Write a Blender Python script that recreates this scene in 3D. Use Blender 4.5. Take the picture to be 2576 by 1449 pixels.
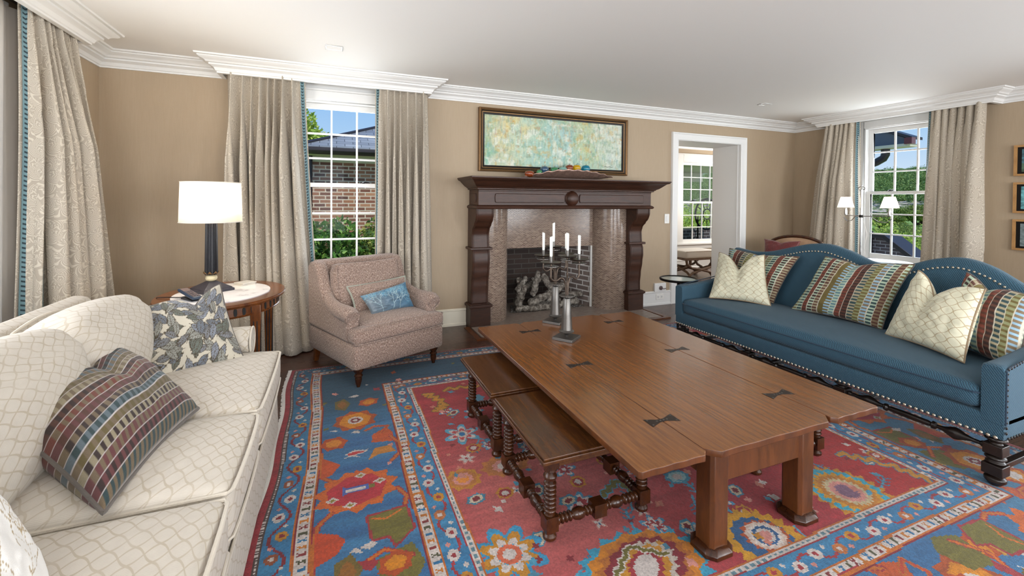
import bpy, bmesh, math, random
import numpy as np
from mathutils import Vector, Matrix
from math import pi, sin, cos, radians as RD
for o in list(bpy.data.objects): bpy.data.objects.remove(o)
SC=bpy.context.scene; COL=SC.collection
random.seed(7); RNG=np.random.default_rng(7)
# ---------------------------------------------------------------- camera
cam=bpy.data.cameras.new('camera'); camo=bpy.data.objects.new('camera',cam); COL.objects.link(camo)
cam.sensor_width=36; cam.lens=1104.68*36/2576; cam.shift_y=-(724.5-517.4)/2576; cam.clip_start=.05; cam.clip_end=2000
_r=(0.92646942,-0.37627632,0.00839916); _d=(0.00277647,-0.01548279,-0.99987628); _f=(0.37635981,0.92637811,-0.01329961)
camo.matrix_world=Matrix(((_r[0],-_d[0],-_f[0],0),(_r[1],-_d[1],-_f[1],0),(_r[2],-_d[2],-_f[2],1.30),(0,0,0,1)))
SC.camera=camo
SC.view_settings.view_transform='Standard'; SC.view_settings.look='None'; SC.view_settings.gamma=1; SC.view_settings.exposure=0.0
SC.view_settings.use_curve_mapping=False
# ---------------------------------------------------------------- sky and lights
def lin(h):
    if isinstance(h,str):
        h=h.lstrip('#'); c=[int(h[i:i+2],16)/255 for i in (0,2,4)]
    else: c=list(h)[:3]
    return tuple(x/12.92 if x<=.04045 else ((x+.055)/1.055)**2.4 for x in c)
W=bpy.data.worlds.new('sky'); SC.world=W; W.use_nodes=True; wn=W.node_tree; wn.nodes.clear()
wo=wn.nodes.new('ShaderNodeOutputWorld'); wb=wn.nodes.new('ShaderNodeBackground'); wc=wn.nodes.new('ShaderNodeTexCoord')
ws=wn.nodes.new('ShaderNodeSeparateXYZ'); wr=wn.nodes.new('ShaderNodeValToRGB')
wn.links.new(wc.outputs['Generated'],ws.inputs[0]); wn.links.new(ws.outputs['Z'],wr.inputs[0]); wn.links.new(wr.outputs[0],wb.inputs[0]); wn.links.new(wb.outputs[0],wo.inputs[0])
e=wr.color_ramp.elements; e[0].position=0.0; e[0].color=(*lin('#dbe9f5'),1); e[1].position=.6; e[1].color=(*lin('#5590dc'),1)
m_=wr.color_ramp.elements.new(.12); m_.color=(*lin('#a9cdef'),1); m_=wr.color_ramp.elements.new(.25); m_.color=(*lin('#86b8ee'),1)
wb.inputs[1].default_value=1.05
def sun(dirv,st,col,ang=1.0):
    l=bpy.data.lights.new('sun','SUN'); l.energy=st; l.color=col; l.angle=RD(ang); o=bpy.data.objects.new('sun',l); COL.objects.link(o)
    o.rotation_euler=Vector(dirv).to_track_quat('-Z','Y').to_euler()
sun((-.10,.62,-.78),3.2,(1,.95,.87))
def area(name,loc,dirv,sx,sy,en,col=(1,1,1),spread=180):
    l=bpy.data.lights.new(name,'AREA'); l.shape='RECTANGLE'; l.size=sx; l.size_y=sy; l.energy=en; l.color=col; l.spread=RD(spread)
    o=bpy.data.objects.new(name,l); COL.objects.link(o); o.location=loc
    o.rotation_euler=Vector(dirv).to_track_quat('-Z','Z').to_euler(); return o
# daylight at the visible windows, plus added fill from rear, right and adjoining room
area('daylight_left_window',(-1.86,1.75,1.25),(1,0,.12),2.9,2.0,118,(.95,.97,1))
area('right_daylight_and_fill',(6.55,3.02,1.45),(-1,0,-.02),.9,1.5,46,(.88,.94,1))
area('right_daylight_and_fill',(6.50,-.6,1.35),(-1,.1,.38),1.9,1.6,128,(.9,.95,1))  # added fill from an unseen opening, tilted up to brighten the ceiling
area('daylight_back_window',(-.02,4.62,1.4),(0,-1,-.02),.9,1.5,26,(.92,.96,1))
for xx in (-.5,2.2,4.7): area('added_rear_fill',(xx,-2.9,1.35),(0,1,.30),1.5,1.8,118,(.95,.97,1))  # added fill lights behind the camera, aimed up towards the ceiling
area('added_adjoining_fill',(7.6,5.6,1.5),(-1,0,0),1.2,1.6,60,(1,.98,.95))  # fill lamp added out of view to light the adjoining room
def point(name,loc,en,col,r=.03):
    l=bpy.data.lights.new(name,'POINT'); l.energy=en; l.color=col; l.shadow_soft_size=r; o=bpy.data.objects.new(name,l); COL.objects.link(o); o.location=loc; return o
# ---------------------------------------------------------------- mesh helpers
class MB:
    def __init__(s,off=(0,0,0)): s.bm=bmesh.new(); s.off=Vector(off); s.T=Matrix.Identity(4)
    def v(s,p): return s.bm.verts.new(s.T@Vector(p))
    def f(s,vs):
        try: return s.bm.faces.new(vs)
        except ValueError: return None
    def box(s,x0,x1,y0,y1,z0,z1,R=None,c=None):
        P=[(x,y,z) for z in (z0,z1) for y in (y0,y1) for x in (x0,x1)]
        if R is not None:
            c=Vector(c) if c is not None else Vector(((x0+x1)/2,(y0+y1)/2,(z0+z1)/2)); P=[c+R@(Vector(p)-c) for p in P]
        v=[s.v(p) for p in P]
        for q in ((0,2,3,1),(4,5,7,6),(0,1,5,4),(2,6,7,3),(0,4,6,2),(1,3,7,5)): s.f([v[i] for i in q])
        return s
    def loft(s,rings,close=True,cap=True,closeloop=False):
        R=[[s.v(p) for p in r] for r in rings]; n=len(R[0]); m=len(R)
        for i in range(m if closeloop else m-1):
            a=R[i]; b=R[(i+1)%m]
            for j in range(n if close else n-1): s.f([a[j],a[(j+1)%n],b[(j+1)%n],b[j]])
        if cap and close and not closeloop:
            s.f(R[0][::-1]); s.f(R[-1])
        return s
    def lathe(s,prof,c=(0,0,0),ax=(0,0,1),seg=24,sx=1,sy=1,cap=True):
        q=Vector((0,0,1)).rotation_difference(Vector(ax).normalized()); c=Vector(c)
        rings=[[c+q@Vector((r*sx*cos(2*pi*k/seg),r*sy*sin(2*pi*k/seg),z)) for k in range(seg)] for r,z in prof]
        return s.loft(rings,cap=cap)
    def tube(s,pts,r,seg=8,cap=True,loop=False):
        pts=[Vector(p) for p in pts]; n=len(pts); rs=r if isinstance(r,(list,tuple)) else [r]*n; rings=[]; up=None
        for i,p in enumerate(pts):
            if loop: t=(pts[(i+1)%n]-pts[i-1]).normalized()
            else: t=(pts[min(i+1,n-1)]-pts[max(i-1,0)]).normalized()
            if up is None: up=t.orthogonal().normalized()
            else:
                up=(up-t*up.dot(t)); up=up.normalized() if up.length>1e-6 else t.orthogonal().normalized()
            b=t.cross(up); rings.append([p+(up*cos(2*pi*k/seg)+b*sin(2*pi*k/seg))*rs[i] for k in range(seg)])
        return s.loft(rings,cap=cap,closeloop=loop)
    def prism(s,poly,a,b,ax='z'):
        # poly in the plane perpendicular to ax: x->(y,z), y->(x,z), z->(x,y)
        def m(p,t): return (t,p[0],p[1]) if ax=='x' else (p[0],t,p[1]) if ax=='y' else (p[0],p[1],t)
        A=[s.v(m(p,a)) for p in poly]; B=[s.v(m(p,b)) for p in poly]; n=len(poly)
        s.f(A[::-1]); s.f(B)
        for i in range(n): s.f([A[i],A[(i+1)%n],B[(i+1)%n],B[i]])
        return s
    def sphere(s,c,r,seg=16,rings=10,sc=(1,1,1)):
        c=Vector(c); R=[]
        for i in range(rings+1):
            t=pi*(i/rings); R.append([c+Vector((r*sc[0]*sin(t)*cos(2*pi*k/seg),r*sc[1]*sin(t)*sin(2*pi*k/seg),-r*sc[2]*cos(t))) for k in range(seg)])
        R[0]=[c+Vector((1e-4*cos(2*pi*k/seg),1e-4*sin(2*pi*k/seg),-r*sc[2])) for k in range(seg)]
        R[-1]=[c+Vector((1e-4*cos(2*pi*k/seg),1e-4*sin(2*pi*k/seg),r*sc[2])) for k in range(seg)]
        return s.loft(R)
    def sheet(s,fn,nu,nv,uvf=None):
        g=[[s.v(fn(i/nu,j/nv)) for i in range(nu+1)] for j in range(nv+1)]
        for j in range(nv):
            for i in range(nu): s.f([g[j][i],g[j][i+1],g[j+1][i+1],g[j+1][i]])
        return s
    def build(s,name,mat,parent=None,bev=0,sub=0,sharp=35,uv=None,solid=0,seg=2,flat=False,wn=False):
        bm=s.bm; bmesh.ops.remove_doubles(bm,verts=bm.verts,dist=1e-5); bmesh.ops.recalc_face_normals(bm,faces=bm.faces)
        for v in bm.verts: v.co-=s.off
        L=bm.loops.layers.uv.new('UVMap'); bm.normal_update()
        for f in bm.faces:
            f.smooth=not flat; n=f.normal; a=max(range(3),key=lambda i:abs(n[i]))
            for l in f.loops:
                c=l.vert.co; l[L].uv=uv(c,n) if uv else ((c.y,c.z) if a==0 else (c.x,c.z) if a==1 else (c.x,c.y))
        sa=RD(sharp)
        for e_ in bm.edges:
            if len(e_.link_faces)==2 and e_.calc_face_angle(0)>sa: e_.smooth=False
        me=bpy.data.meshes.new(name); bm.to_mesh(me); bm.free()
        o=bpy.data.objects.new(name,me); COL.objects.link(o)
        if mat: me.materials.append(mat)
        if parent: o.parent=parent
        if solid: m=o.modifiers.new('solid','SOLIDIFY'); m.thickness=solid; m.offset=0
        if bev: m=o.modifiers.new('bevel','BEVEL'); m.width=bev; m.segments=seg; m.limit_method='ANGLE'; m.angle_limit=RD(32)
        if sub: m=o.modifiers.new('sub','SUBSURF'); m.levels=sub; m.render_levels=sub
        return o
def tag(o,label=None,cat=None,group=None,kind=None):
    if label: o['label']=label
    if cat: o['category']=cat
    if group: o['group']=group
    if kind: o['kind']=kind
    return o
def thing(name,label,cat,loc=(0,0,0),rz=0,group=None):
    o=bpy.data.objects.new(name,None); o.empty_display_size=.1; COL.objects.link(o); o.location=loc; o.rotation_euler=(0,0,rz); return tag(o,label,cat,group)
def struct(o): o['kind']='structure'; return o
def dup(root,loc,rz=None,label=None):
    r=root.copy(); COL.objects.link(r); r.location=loc
    if rz is not None: r.rotation_euler=(0,0,rz)
    if label: r['label']=label
    for ch in list(root.children):
        c=ch.copy(); COL.objects.link(c); c.parent=r
        for g in ch.children: d=g.copy(); COL.objects.link(d); d.parent=c
    return r
def cush(s,x0,x1,y0,y1,z0,z1,r=.04,crown=.02,n=14,bot=0,side=.0):
    """upholstered block: rounded edges, crowned top"""
    c=Vector(((x0+x1)/2,(y0+y1)/2,(z0+z1)/2)); h=Vector(((x1-x0)/2,(y1-y0)/2,(z1-z0)/2))
    def pt(a):
        p=Vector([a[i]*h[i] for i in range(3)]); q=Vector([max(-(h[i]-r),min(h[i]-r,p[i])) for i in range(3)]); d=p-q
        if d.length>1e-9: d=d.normalized()*r*min(1,max(abs(d[i])/r for i in range(3))); p=q+d
        k=(1-a[0]**2)*(1-a[1]**2); t=a[2]
        p.z+=crown*k**.6*(t if t>0 else t*bot)
        p.x+=side*a[0]*(1-a[1]**2)*(1-t*t); p.y+=side*a[1]*(1-a[0]**2)*(1-t*t); return c+p
    ks=[-1+2*i/n for i in range(n+1)]; m=6; kz=[-1+2*i/m for i in range(m+1)]
    ks=[sin(k*pi/2)*.55+k*.45 for k in ks]
    for t in (-1,1): s.sheet(lambda u,v:pt((ks[round(u*n)],ks[round(v*n)],t)),n,n)
    for t in (-1,1):
        s.sheet(lambda u,v:pt((t,ks[round(u*n)],kz[round(v*m)])),n,m)
        s.sheet(lambda u,v:pt((ks[round(u*n)],t,kz[round(v*m)])),n,m)
    return s
def sweep(s,path,prof,loop=False):
    """moulding: plan path, profile (offset to the right of travel, z), mitred corners"""
    n=len(path); rings=[]
    def nrm(a,b): d=(Vector(b)-Vector(a)).normalized(); return Vector((d.y,-d.x))
    for i,p in enumerate(path):
        if i==0 and not loop: o=nrm(path[0],path[1])
        elif i==n-1 and not loop: o=nrm(path[-2],path[-1])
        else:
            a=nrm(path[i-1],p); b=nrm(p,path[(i+1)%n]); o=(a+b)/(1+a.dot(b))
        rings.append([(p[0]+o.x*q[0],p[1]+o.y*q[0],q[1]) for q in prof])
    return s.loft(rings,cap=not loop,closeloop=loop)
# ---------------------------------------------------------------- material helpers
class NT:
    def __init__(s,name):
        s.m=bpy.data.materials.new(name); s.m.use_nodes=True; s.t=s.m.node_tree; s.b=s.t.nodes['Principled BSDF']; s.o=s.t.nodes['Material Output']
    def n(s,ty,out=0,props=None,**inp):
        nd=s.t.nodes.new('ShaderNode'+ty)
        for k,v in (props or {}).items(): setattr(nd,k,v)
        for k,v in inp.items():
            i=nd.inputs[int(k[1:])] if k[0]=='i' and k[1:].isdigit() else nd.inputs[k.replace('_',' ')]
            if isinstance(v,bpy.types.NodeSocket): s.t.links.new(v,i)
            else: i.default_value=v
        return nd.outputs[out]
    def uv(s,scale=(1,1,1),rot=0):
        u=s.n('UVMap'); return s.n('Mapping',Vector=u,Scale=scale,Rotation=(0,0,rot))
    def obj(s,scale=(1,1,1)): return s.n('Mapping',Vector=s.n('TexCoord',3),Scale=scale)
    def geo(s,scale=(1,1,1)): return s.n('Mapping',Vector=s.n('NewGeometry',0),Scale=scale)
    def mth(s,op,a,b=0,c=0): return s.n('Math',props={'operation':op},i0=a,i1=b,i2=c)
    def noise(s,vec,scale,detail=3,rough=.5,out=0): return s.n('TexNoise',out,Vector=vec,Scale=scale,Detail=detail,Roughness=rough)
    def ramp(s,fac,*st):
        nd=s.t.nodes.new('ShaderNodeValToRGB'); s.t.links.new(fac,nd.inputs[0]); cr=nd.color_ramp
        while len(cr.elements)<len(st): cr.elements.new(.5)
        for el,(p,c) in zip(cr.elements,st): el.position=p; el.color=(*(lin(c) if isinstance(c,str) else (c,c,c)),1)
        return nd.outputs[0]
    def mix(s,f,a,b,mode='MIX'):
        nd=s.t.nodes.new('ShaderNodeMix'); nd.data_type='RGBA'; nd.blend_type=mode
        for i,v in ((0,f),(6,a),(7,b)):
            if isinstance(v,bpy.types.NodeSocket): s.t.links.new(v,nd.inputs[i])
            elif isinstance(v,str): nd.inputs[i].default_value=(*lin(v),1)
            elif isinstance(v,(tuple,list)): nd.inputs[i].default_value=(*v[:3],1)
            else: nd.inputs[i].default_value=v
        return nd.outputs[2]
    def bump(s,h,st=.3,d=.01): s.t.links.new(s.n('Bump',Height=h,Strength=st,Distance=d),s.b.inputs['Normal'])
    def set(s,**k):
        for a,v in k.items():
            i=s.b.inputs[a.replace('_',' ')]
            if isinstance(v,bpy.types.NodeSocket): s.t.links.new(v,i)
            elif isinstance(v,str): i.default_value=(*lin(v),1)
            else: i.default_value=v
        return s.m
    def sep(s,v): 
        nd=s.t.nodes.new('ShaderNodeSeparateXYZ'); s.t.links.new(v,nd.inputs[0]); return nd.outputs
    def comb(s,x,y,z=0): return s.n('CombineXYZ',X=x,Y=y,Z=z)
M={}
def simple(name,col,rough=.5,metal=0,bump=0,bs=60,var=.0,**k):
    t=NT(name); c=lin(col); v=t.obj()
    n=t.noise(v,bs,3)
    if var: t.set(Base_Color=t.mix(n,tuple(x*(1-var) for x in c),tuple(min(1,x*(1+var)) for x in c)))
    else: t.set(Base_Color=(*c,1))
    t.set(Roughness=rough,Metallic=metal,**k)
    if bump: t.bump(n,bump,.004)
    M[name]=t.m; return t.m
# ---------------------------------------------------------------- materials
def wall_paint():
    t=NT('wall_paint'); v=t.geo(); n=t.noise(v,300,2); n2=t.noise(t.geo((1,1,.05)),160,2)
    t.set(Base_Color=t.mix(t.mth('MULTIPLY',t.mth('ADD',n,n2),.5),lin('#a39076'),lin('#b3a088')),Roughness=.62); t.bump(n,.15,.002); return t.m
M['wall']=wall_paint()
simple('ceiling_paint','#ecebe8',.7,bump=.05,bs=200)
simple('trim_white','#e6e6e4',.38); simple('cream_trim','#e9e2cf',.4)
def planks(name,c1,c2,c3,rough,rot=0,w=.11):
    t=NT(name); u=t.uv((1,1,1),rot)
    br=t.n('TexBrick',0,Vector=u,Color1=(0,0,0,1),Color2=(1,1,1,1),Mortar=(.5,.5,.5,1),Scale=1,Mortar_Size=.0015,Brick_Width=1.3,Row_Height=w,Bias=0)
    bf=t.n('TexBrick',1,Vector=u,Scale=1,Mortar_Size=.0015,Brick_Width=1.3,Row_Height=w)
    sc=(1.2,26,1) ; g=t.noise(t.n('Mapping',Vector=u,Scale=sc),4,5,.6); g2=t.noise(t.n('Mapping',Vector=u,Scale=(3,90,1)),5,3)
    base=t.mix(br,lin(c1),lin(c2)); base=t.mix(t.ramp(g,(.35,0),(.7,1)),base,lin(c3)); base=t.mix(t.mth('MULTIPLY',bf,.8),base,lin('#120a06'))
    t.set(Base_Color=base,Roughness=t.n('MapRange',i0=g2,i3=rough-.06,i4=rough+.12)); t.bump(t.mth('SUBTRACT',t.mth('MULTIPLY',g2,.25),bf),.25,.003); return t.m
M['floor']=planks('dark_plank_floor','#4a2f24','#66412f','#33201a',.26)
def wood(name,c1,c2,c3,rough=.25,sc=(2,40,2),rot=0,pit=.5,coat=.0):
    t=NT(name); v=t.n('Mapping',Vector=t.n('TexCoord',3),Rotation=(0,0,rot))
    d=t.noise(v,3,3); w=t.n('VectorMath',props={'operation':'ADD'},i0=t.n('Mapping',Vector=v,Scale=sc),i1=t.comb(d,d,d))
    g=t.noise(w,2.2,6,.62); g2=t.noise(t.n('Mapping',Vector=v,Scale=tuple(a*4 for a in sc)),4,4,.7)
    b=t.mix(t.ramp(g,(.3,0),(.7,1)),lin(c1),lin(c2)); b=t.mix(t.ramp(g2,(.5,0),(.78,pit)),b,lin(c3))
    t.set(Base_Color=b,Roughness=t.n('MapRange',i0=g2,i3=rough-.05,i4=rough+.1),Coat_Weight=coat,Coat_Roughness=.12); t.bump(g2,.12,.002); return t.m
M['table_wood']=wood('table_wood','#603817','#885425','#3d220e',.22,(34,1.3,2),0,.5,.35)
M['table_side']=wood('table_side_wood','#42240f','#66391a','#2a1509',.28,(8,8,1.2))
M['bench_wood']=wood('bench_wood','#3b2112','#5c3719','#1f100a',.2,(20,1.6,3))
M['turned_wood']=wood('turned_wood','#2c160d','#48260f','#190c07',.22,(9,9,4))
M['mantel_wood']=wood('mantel_wood','#2f1b10','#48291a','#1c0f08',.42,(1.5,14,14))
M['black_wood']=wood('black_wood','#15100d','#251a14','#0b0806',.3,(6,6,6))
M['walnut']=wood('walnut','#4d2813','#794620','#2c150a',.2,(6,12,3))
M['oak_frame']=wood('oak_frame','#a67a48','#c0935c','#8a6236',.45,(6,6,6))
M['grey_carved_wood']=wood('grey_carved_wood','#6a5546','#8c7361','#43352b',.5,(6,6,6))
simple('black_metal','#1a1715',.4,.6); simple('bronze','#7a5c3c',.4,.7,bs=80,var=.25); simple('pewter','#74716d',.38,.9,bump=.15,bs=200,var=.2)
simple('pewter_dark','#5b4f46',.38,.85,bump=.2,bs=90,var=.2); simple('chrome','#c9c9c9',.15,1); simple('brass_nail','#b5ac9b',.3,.85)
simple('white_plastic','#ecebe6',.4); simple('candle_wax','#f2f0ea',.45,Subsurface_Weight=.2); simple('wick','#3a332c',.9)
simple('plate_grey','#b9b6b0',.5); simple('slot_dark','#151311',.7); simple('black_plastic','#15171c',.35); simple('navy_plastic','#26364a',.4); simple('key_grey','#5a4a4a',.5)
simple('cream_ball','#cdbf9a',.35,.1,bs=40,var=.15); simple('slate','#34323a',.45,.2,bump=.3,bs=70,var=.4); simple('coaster','#c9c3b8',.5,bs=50,var=.12)
def marble():
    t=NT('marble'); n=t.noise(t.obj(),7,8,.7); t.set(Base_Color=t.ramp(n,(.36,'#b7b3b4'),(.45,'#e3dfdf'),(.7,'#efebea')),Roughness=.2); return t.m
M['marble']=marble()
def glass(name,col,rough=0.0,ior=1.45,tr=1): t=NT(name); t.set(Base_Color=col,Roughness=rough,IOR=ior,Transmission_Weight=tr); return t.m
def pane():
    t=NT('window_glass'); tr=t.n('BsdfTransparent'); gl=t.n('BsdfGlossy',Roughness=.02); fr=t.n('LayerWeight',0,Blend=.12)
    sh=t.n('MixShader',i0=t.mth('MULTIPLY',fr,.5),i1=tr,i2=gl); t.t.links.new(sh,t.o.inputs[0]); return t.m
M['pane']=pane()
for k,c in (('glass_amber','#a04a22'),('glass_green','#4fa06a'),('glass_blue','#456685'),('glass_aqua','#9fd6cc'),('glass_yellow','#e8b90c'),('glass_teal','#0f8fae'),('glass_orange','#98431c')):
    t=NT(k); t.set(Base_Color=c,Roughness=.08,Transmission_Weight=.45,Coat_Weight=.5); M[k]=t.m
def tile(name,w,h,cols,mortar,ms,rough,bumpst=.5,off=.5):
    t=NT(name); u=t.uv(); kw=dict(Vector=u,Scale=1,Mortar_Size=ms,Brick_Width=w,Row_Height=h,Mortar_Smooth=.1)
    c=t.n('TexBrick',0,Color1=(0,0,0,1),Color2=(1,1,1,1),Mortar=(.5,.5,.5,1),props={'offset':off},**kw); f=t.n('TexBrick',1,props={'offset':off},**kw)
    st=[(i/(len(cols)-1),x) for i,x in enumerate(cols)]; col=t.ramp(c,*st); n=t.noise(u,120,3)
    col=t.mix(t.mth('MULTIPLY',n,.5),col,lin(cols[0])); t.set(Base_Color=t.mix(f,col,lin(mortar)),Roughness=t.n('MapRange',i0=f,i3=rough,i4=.8)); t.bump(t.mth('SUBTRACT',1,f),bumpst,.003); return t.m
M['mosaic']=tile('mosaic_tile',.034,.0125,['#5c473c','#7c6557','#9a8372','#6c5649','#aa9583'],'#a39486',.0016,.16)
M['hearth_mosaic']=tile('hearth_mosaic_tile',.034,.0125,['#7a685c','#8f7f73','#a5968a'],'#9a9086',.0016,.3)
M['brick']=tile('house_brick',.215,.075,['#5a3d34','#94604a','#b37c5a','#7a5244','#c8946e'],'#cfc2ac',.011,.8,1)
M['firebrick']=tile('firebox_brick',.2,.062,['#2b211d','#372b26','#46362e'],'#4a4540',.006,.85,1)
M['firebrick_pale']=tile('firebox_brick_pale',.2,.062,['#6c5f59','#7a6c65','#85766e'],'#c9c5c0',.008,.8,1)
M['dark_shaded_brick']=tile('dark_shaded_brick',.215,.075,['#3b3234','#4a4142','#5a4f50'],'#8d8a8c',.009,.8,1)  # brick darkened to put the gable's shadow into its colour
M['slate_roof']=tile('slate_roof',.3,.16,['#8a9098','#a3a9b0','#9aa0a6','#b5babf'],'#50555a',.006,.6,.6)
simple('soffit','#c9c8ae',.6); simple('gutter','#2c2628',.4); simple('eave_blue','#59626c',.5); simple('mortar_white','#d6d4cf',.8,bump=.3)
def fabric(name,c1,c2,weave=900,rough=.85,bump=.3,sheen=.2,extra=None):
    t=NT(name); u=t.uv(); a=t.n('TexWave',0,props={'bands_direction':'X'},Vector=u,Scale=weave/6.28,Distortion=.6); b=t.n('TexWave',0,props={'bands_direction':'Y'},Vector=u,Scale=weave/6.28,Distortion=.6)
    w=t.mth('MULTIPLY',t.mth('ADD',a,b),.5); n=t.noise(u,35,3); f=t.mth('ADD',t.mth('MULTIPLY',w,.6),t.mth('MULTIPLY',n,.4)); col=t.mix(f,lin(c1),lin(c2))
    if extra: col=extra(t,u,col)
    t.set(Base_Color=col,Roughness=rough,Sheen_Weight=sheen); t.bump(w,bump,.002); return t.m
def ogee(t,u,W,H,lw,amp=.16,rot=0):
    """ogee lattice line mask from metres uv"""
    s=t.sep(u); x=t.mth('DIVIDE',s[0],W); y=t.mth('DIVIDE',s[1],H)
    wv=t.mth('MULTIPLY',t.mth('SINE',t.mth('MULTIPLY',y,2*pi)),amp*.5)
    # curves x = +-tri(y) ; lines where cos(pi x)^2 == cos(pi y)^2 smoothed
    a=t.mth('ABSOLUTE',t.mth('SINE',t.mth('MULTIPLY',t.mth('ADD',x,y),pi))); b=t.mth('ABSOLUTE',t.mth('SINE',t.mth('MULTIPLY',t.mth('SUBTRACT',x,y),pi)))
    a2=t.mth('ABSOLUTE',t.mth('SINE',t.mth('MULTIPLY',t.mth('ADD',t.mth('ADD',x,y),wv),pi))); b2=t.mth('ABSOLUTE',t.mth('SINE',t.mth('MULTIPLY',t.mth('SUBTRACT',t.mth('SUBTRACT',x,y),wv),pi)))
    m=t.mth('MINIMUM',a2,b2); return t.n('MapRange',i0=m,i1=lw,i2=lw*1.8,i3=1,i4=0)
def ex_lattice(c,W,H,lw,amt=.8):
    def f(t,u,col):
        m=ogee(t,u,W,H,lw); n=t.noise(u,9,2); return t.mix(t.mth('MULTIPLY',m,t.n('MapRange',i0=n,i1=.3,i2=.6,i3=amt*.5,i4=amt)),col,lin(c))
    return f
M['sofa_cream']=fabric('cream_lattice_damask','#b4aa9b','#d5cdc1',700,.8,.25,.1,ex_lattice('#9a8868',.060,.050,.15,.5))
M['sofa_welt']=fabric('cream_welt','#beb3a2','#dad1c2',700); M['pillow_welt']=fabric('taupe_welt','#7e6a52','#a08a6c',900); M['dark_welt']=fabric('dark_welt','#4c453f','#655c54',900)
M['pillow_lattice']=fabric('pale_lattice_silk','#c8c5aa','#dedac2',900,.6,.1,.2,ex_lattice('#94784a',.055,.055,.10,.75))
def tweed():
    t=NT('tweed'); u=t.uv(); n=t.noise(t.n('Mapping',Vector=u,Scale=(1,5,1)),75,2); n2=t.noise(t.n('Mapping',Vector=u,Scale=(5,1,1)),75,2)
    a=t.n('TexWave',0,props={'bands_direction':'X'},Vector=u,Scale=38,Distortion=2.5,Detail=2); b=t.n('TexWave',0,props={'bands_direction':'Y'},Vector=u,Scale=38,Distortion=2.5,Detail=2)
    col=t.mix(t.ramp(n,(.4,0),(.6,1)),lin('#4f352c'),lin('#947a6a')); col=t.mix(t.ramp(n2,(.48,0),(.66,.8)),col,lin('#d0bcae')); w=t.mth('MULTIPLY',a,b)
    col=t.mix(t.mth('MULTIPLY',w,.5),col,lin('#b09a8e')); t.set(Base_Color=col,Roughness=.9,Sheen_Weight=.2); t.bump(t.mth('ADD',w,n2),.5,.004); return t.m
M['tweed']=tweed()
def twill(name,c1,c2):
    t=NT(name); u=t.uv((1,1,1),.6); a=t.n('TexWave',0,props={'bands_direction':'X'},Vector=u,Scale=38,Distortion=.8,Detail=1); b=t.n('TexWave',0,props={'bands_direction':'Y'},Vector=u,Scale=60,Distortion=.8)
    n=t.noise(t.uv(),12,3); w=t.mth('MULTIPLY',t.mth('ADD',a,t.mth('MULTIPLY',b,.5)),.66)
    t.set(Base_Color=t.mix(w,lin(c1),lin(c2)),Roughness=.8,Sheen_Weight=.08); t.bump(w,.4,.003); return t.m
M['blue_twill']=twill('blue_twill','#14293a','#3a6478')
M['blue_seam']=fabric('dark_blue_welt','#132a3c','#1e3a50',900)
def paisley():
    t=NT('paisley_cloth'); u=t.uv((1.45,1.45,1)); d=t.noise(u,5,2,.5,1); u2=t.n('VectorMath',props={'operation':'ADD'},i0=u,i1=t.n('VectorMath',props={'operation':'SCALE'},i0=d,Scale=.05))
    nd=t.t.nodes.new('ShaderNodeTexVoronoi'); nd.voronoi_dimensions='2D'; t.t.links.new(u2,nd.inputs['Vector']); nd.inputs['Scale'].default_value=7.5; nd.inputs['Randomness'].default_value=.75
    l=t.n('VectorMath',props={'operation':'SUBTRACT'},i0=u2,i1=nd.outputs['Position']); s=t.sep(l); cr=t.sep(nd.outputs['Color']); an=t.mth('ADD',t.mth('ARCTAN2',s[1],s[0]),t.mth('MULTIPLY',cr[0],2.4)); r=nd.outputs['Distance']
    r=t.mth('DIVIDE',r,7.5); m=t.mth('MULTIPLY',r,t.mth('ADD',1,t.mth('MULTIPLY',t.mth('SINE',t.mth('ADD',an,t.mth('MULTIPLY',r,34))),.5)))
    ring=t.mth('SINE',t.mth('ADD',t.mth('MULTIPLY',m,520),t.mth('MULTIPLY',t.mth('SINE',t.mth('MULTIPLY',an,9)),.9))); spoke=t.mth('SINE',t.mth('ADD',t.mth('MULTIPLY',an,15),t.mth('MULTIPLY',m,240))); dots=t.mth('SUBTRACT',t.mth('MULTIPLY',t.mth('SINE',t.mth('MULTIPLY',an,22)),t.mth('SINE',t.mth('MULTIPLY',m,420))),-.1)
    a=t.mth('LESS_THAN',m,.030); b=t.mth('MULTIPLY',t.mth('GREATER_THAN',m,.030),t.mth('LESS_THAN',m,.046)); c=t.mth('GREATER_THAN',m,.046)
    w=t.mth('ADD',t.mth('ADD',t.mth('MULTIPLY',a,ring),t.mth('MULTIPLY',b,dots)),t.mth('MULTIPLY',c,spoke)); k=t.n('MapRange',i0=w,i1=.15,i2=.6,i3=0,i4=.45); bg=t.noise(u,1.7,2)
    t.set(Base_Color=t.mix(k,t.mix(bg,lin('#9f9280'),lin('#b0a79a')),lin('#e2dac8')),Roughness=.75,Sheen_Weight=.15); t.bump(k,.25,.003); return t.m
M['paisley']=paisley()
def trimtape():
    t=NT('teal_trim_tape'); u=t.uv(); s=t.sep(u); y=t.mth('FRACT',t.mth('MULTIPLY',s[1],38)); x=t.mth('ABSOLUTE',t.mth('SUBTRACT',s[0],.5))
    m=t.mth('MULTIPLY',t.mth('LESS_THAN',x,.3),t.mth('LESS_THAN',t.mth('ABSOLUTE',t.mth('SUBTRACT',y,t.mth('ADD',.3,x))),.2))
    t.set(Base_Color=t.mix(m,lin('#66838a'),lin('#22343a')),Roughness=.8); return t.m
M['tape']=trimtape()
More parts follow.
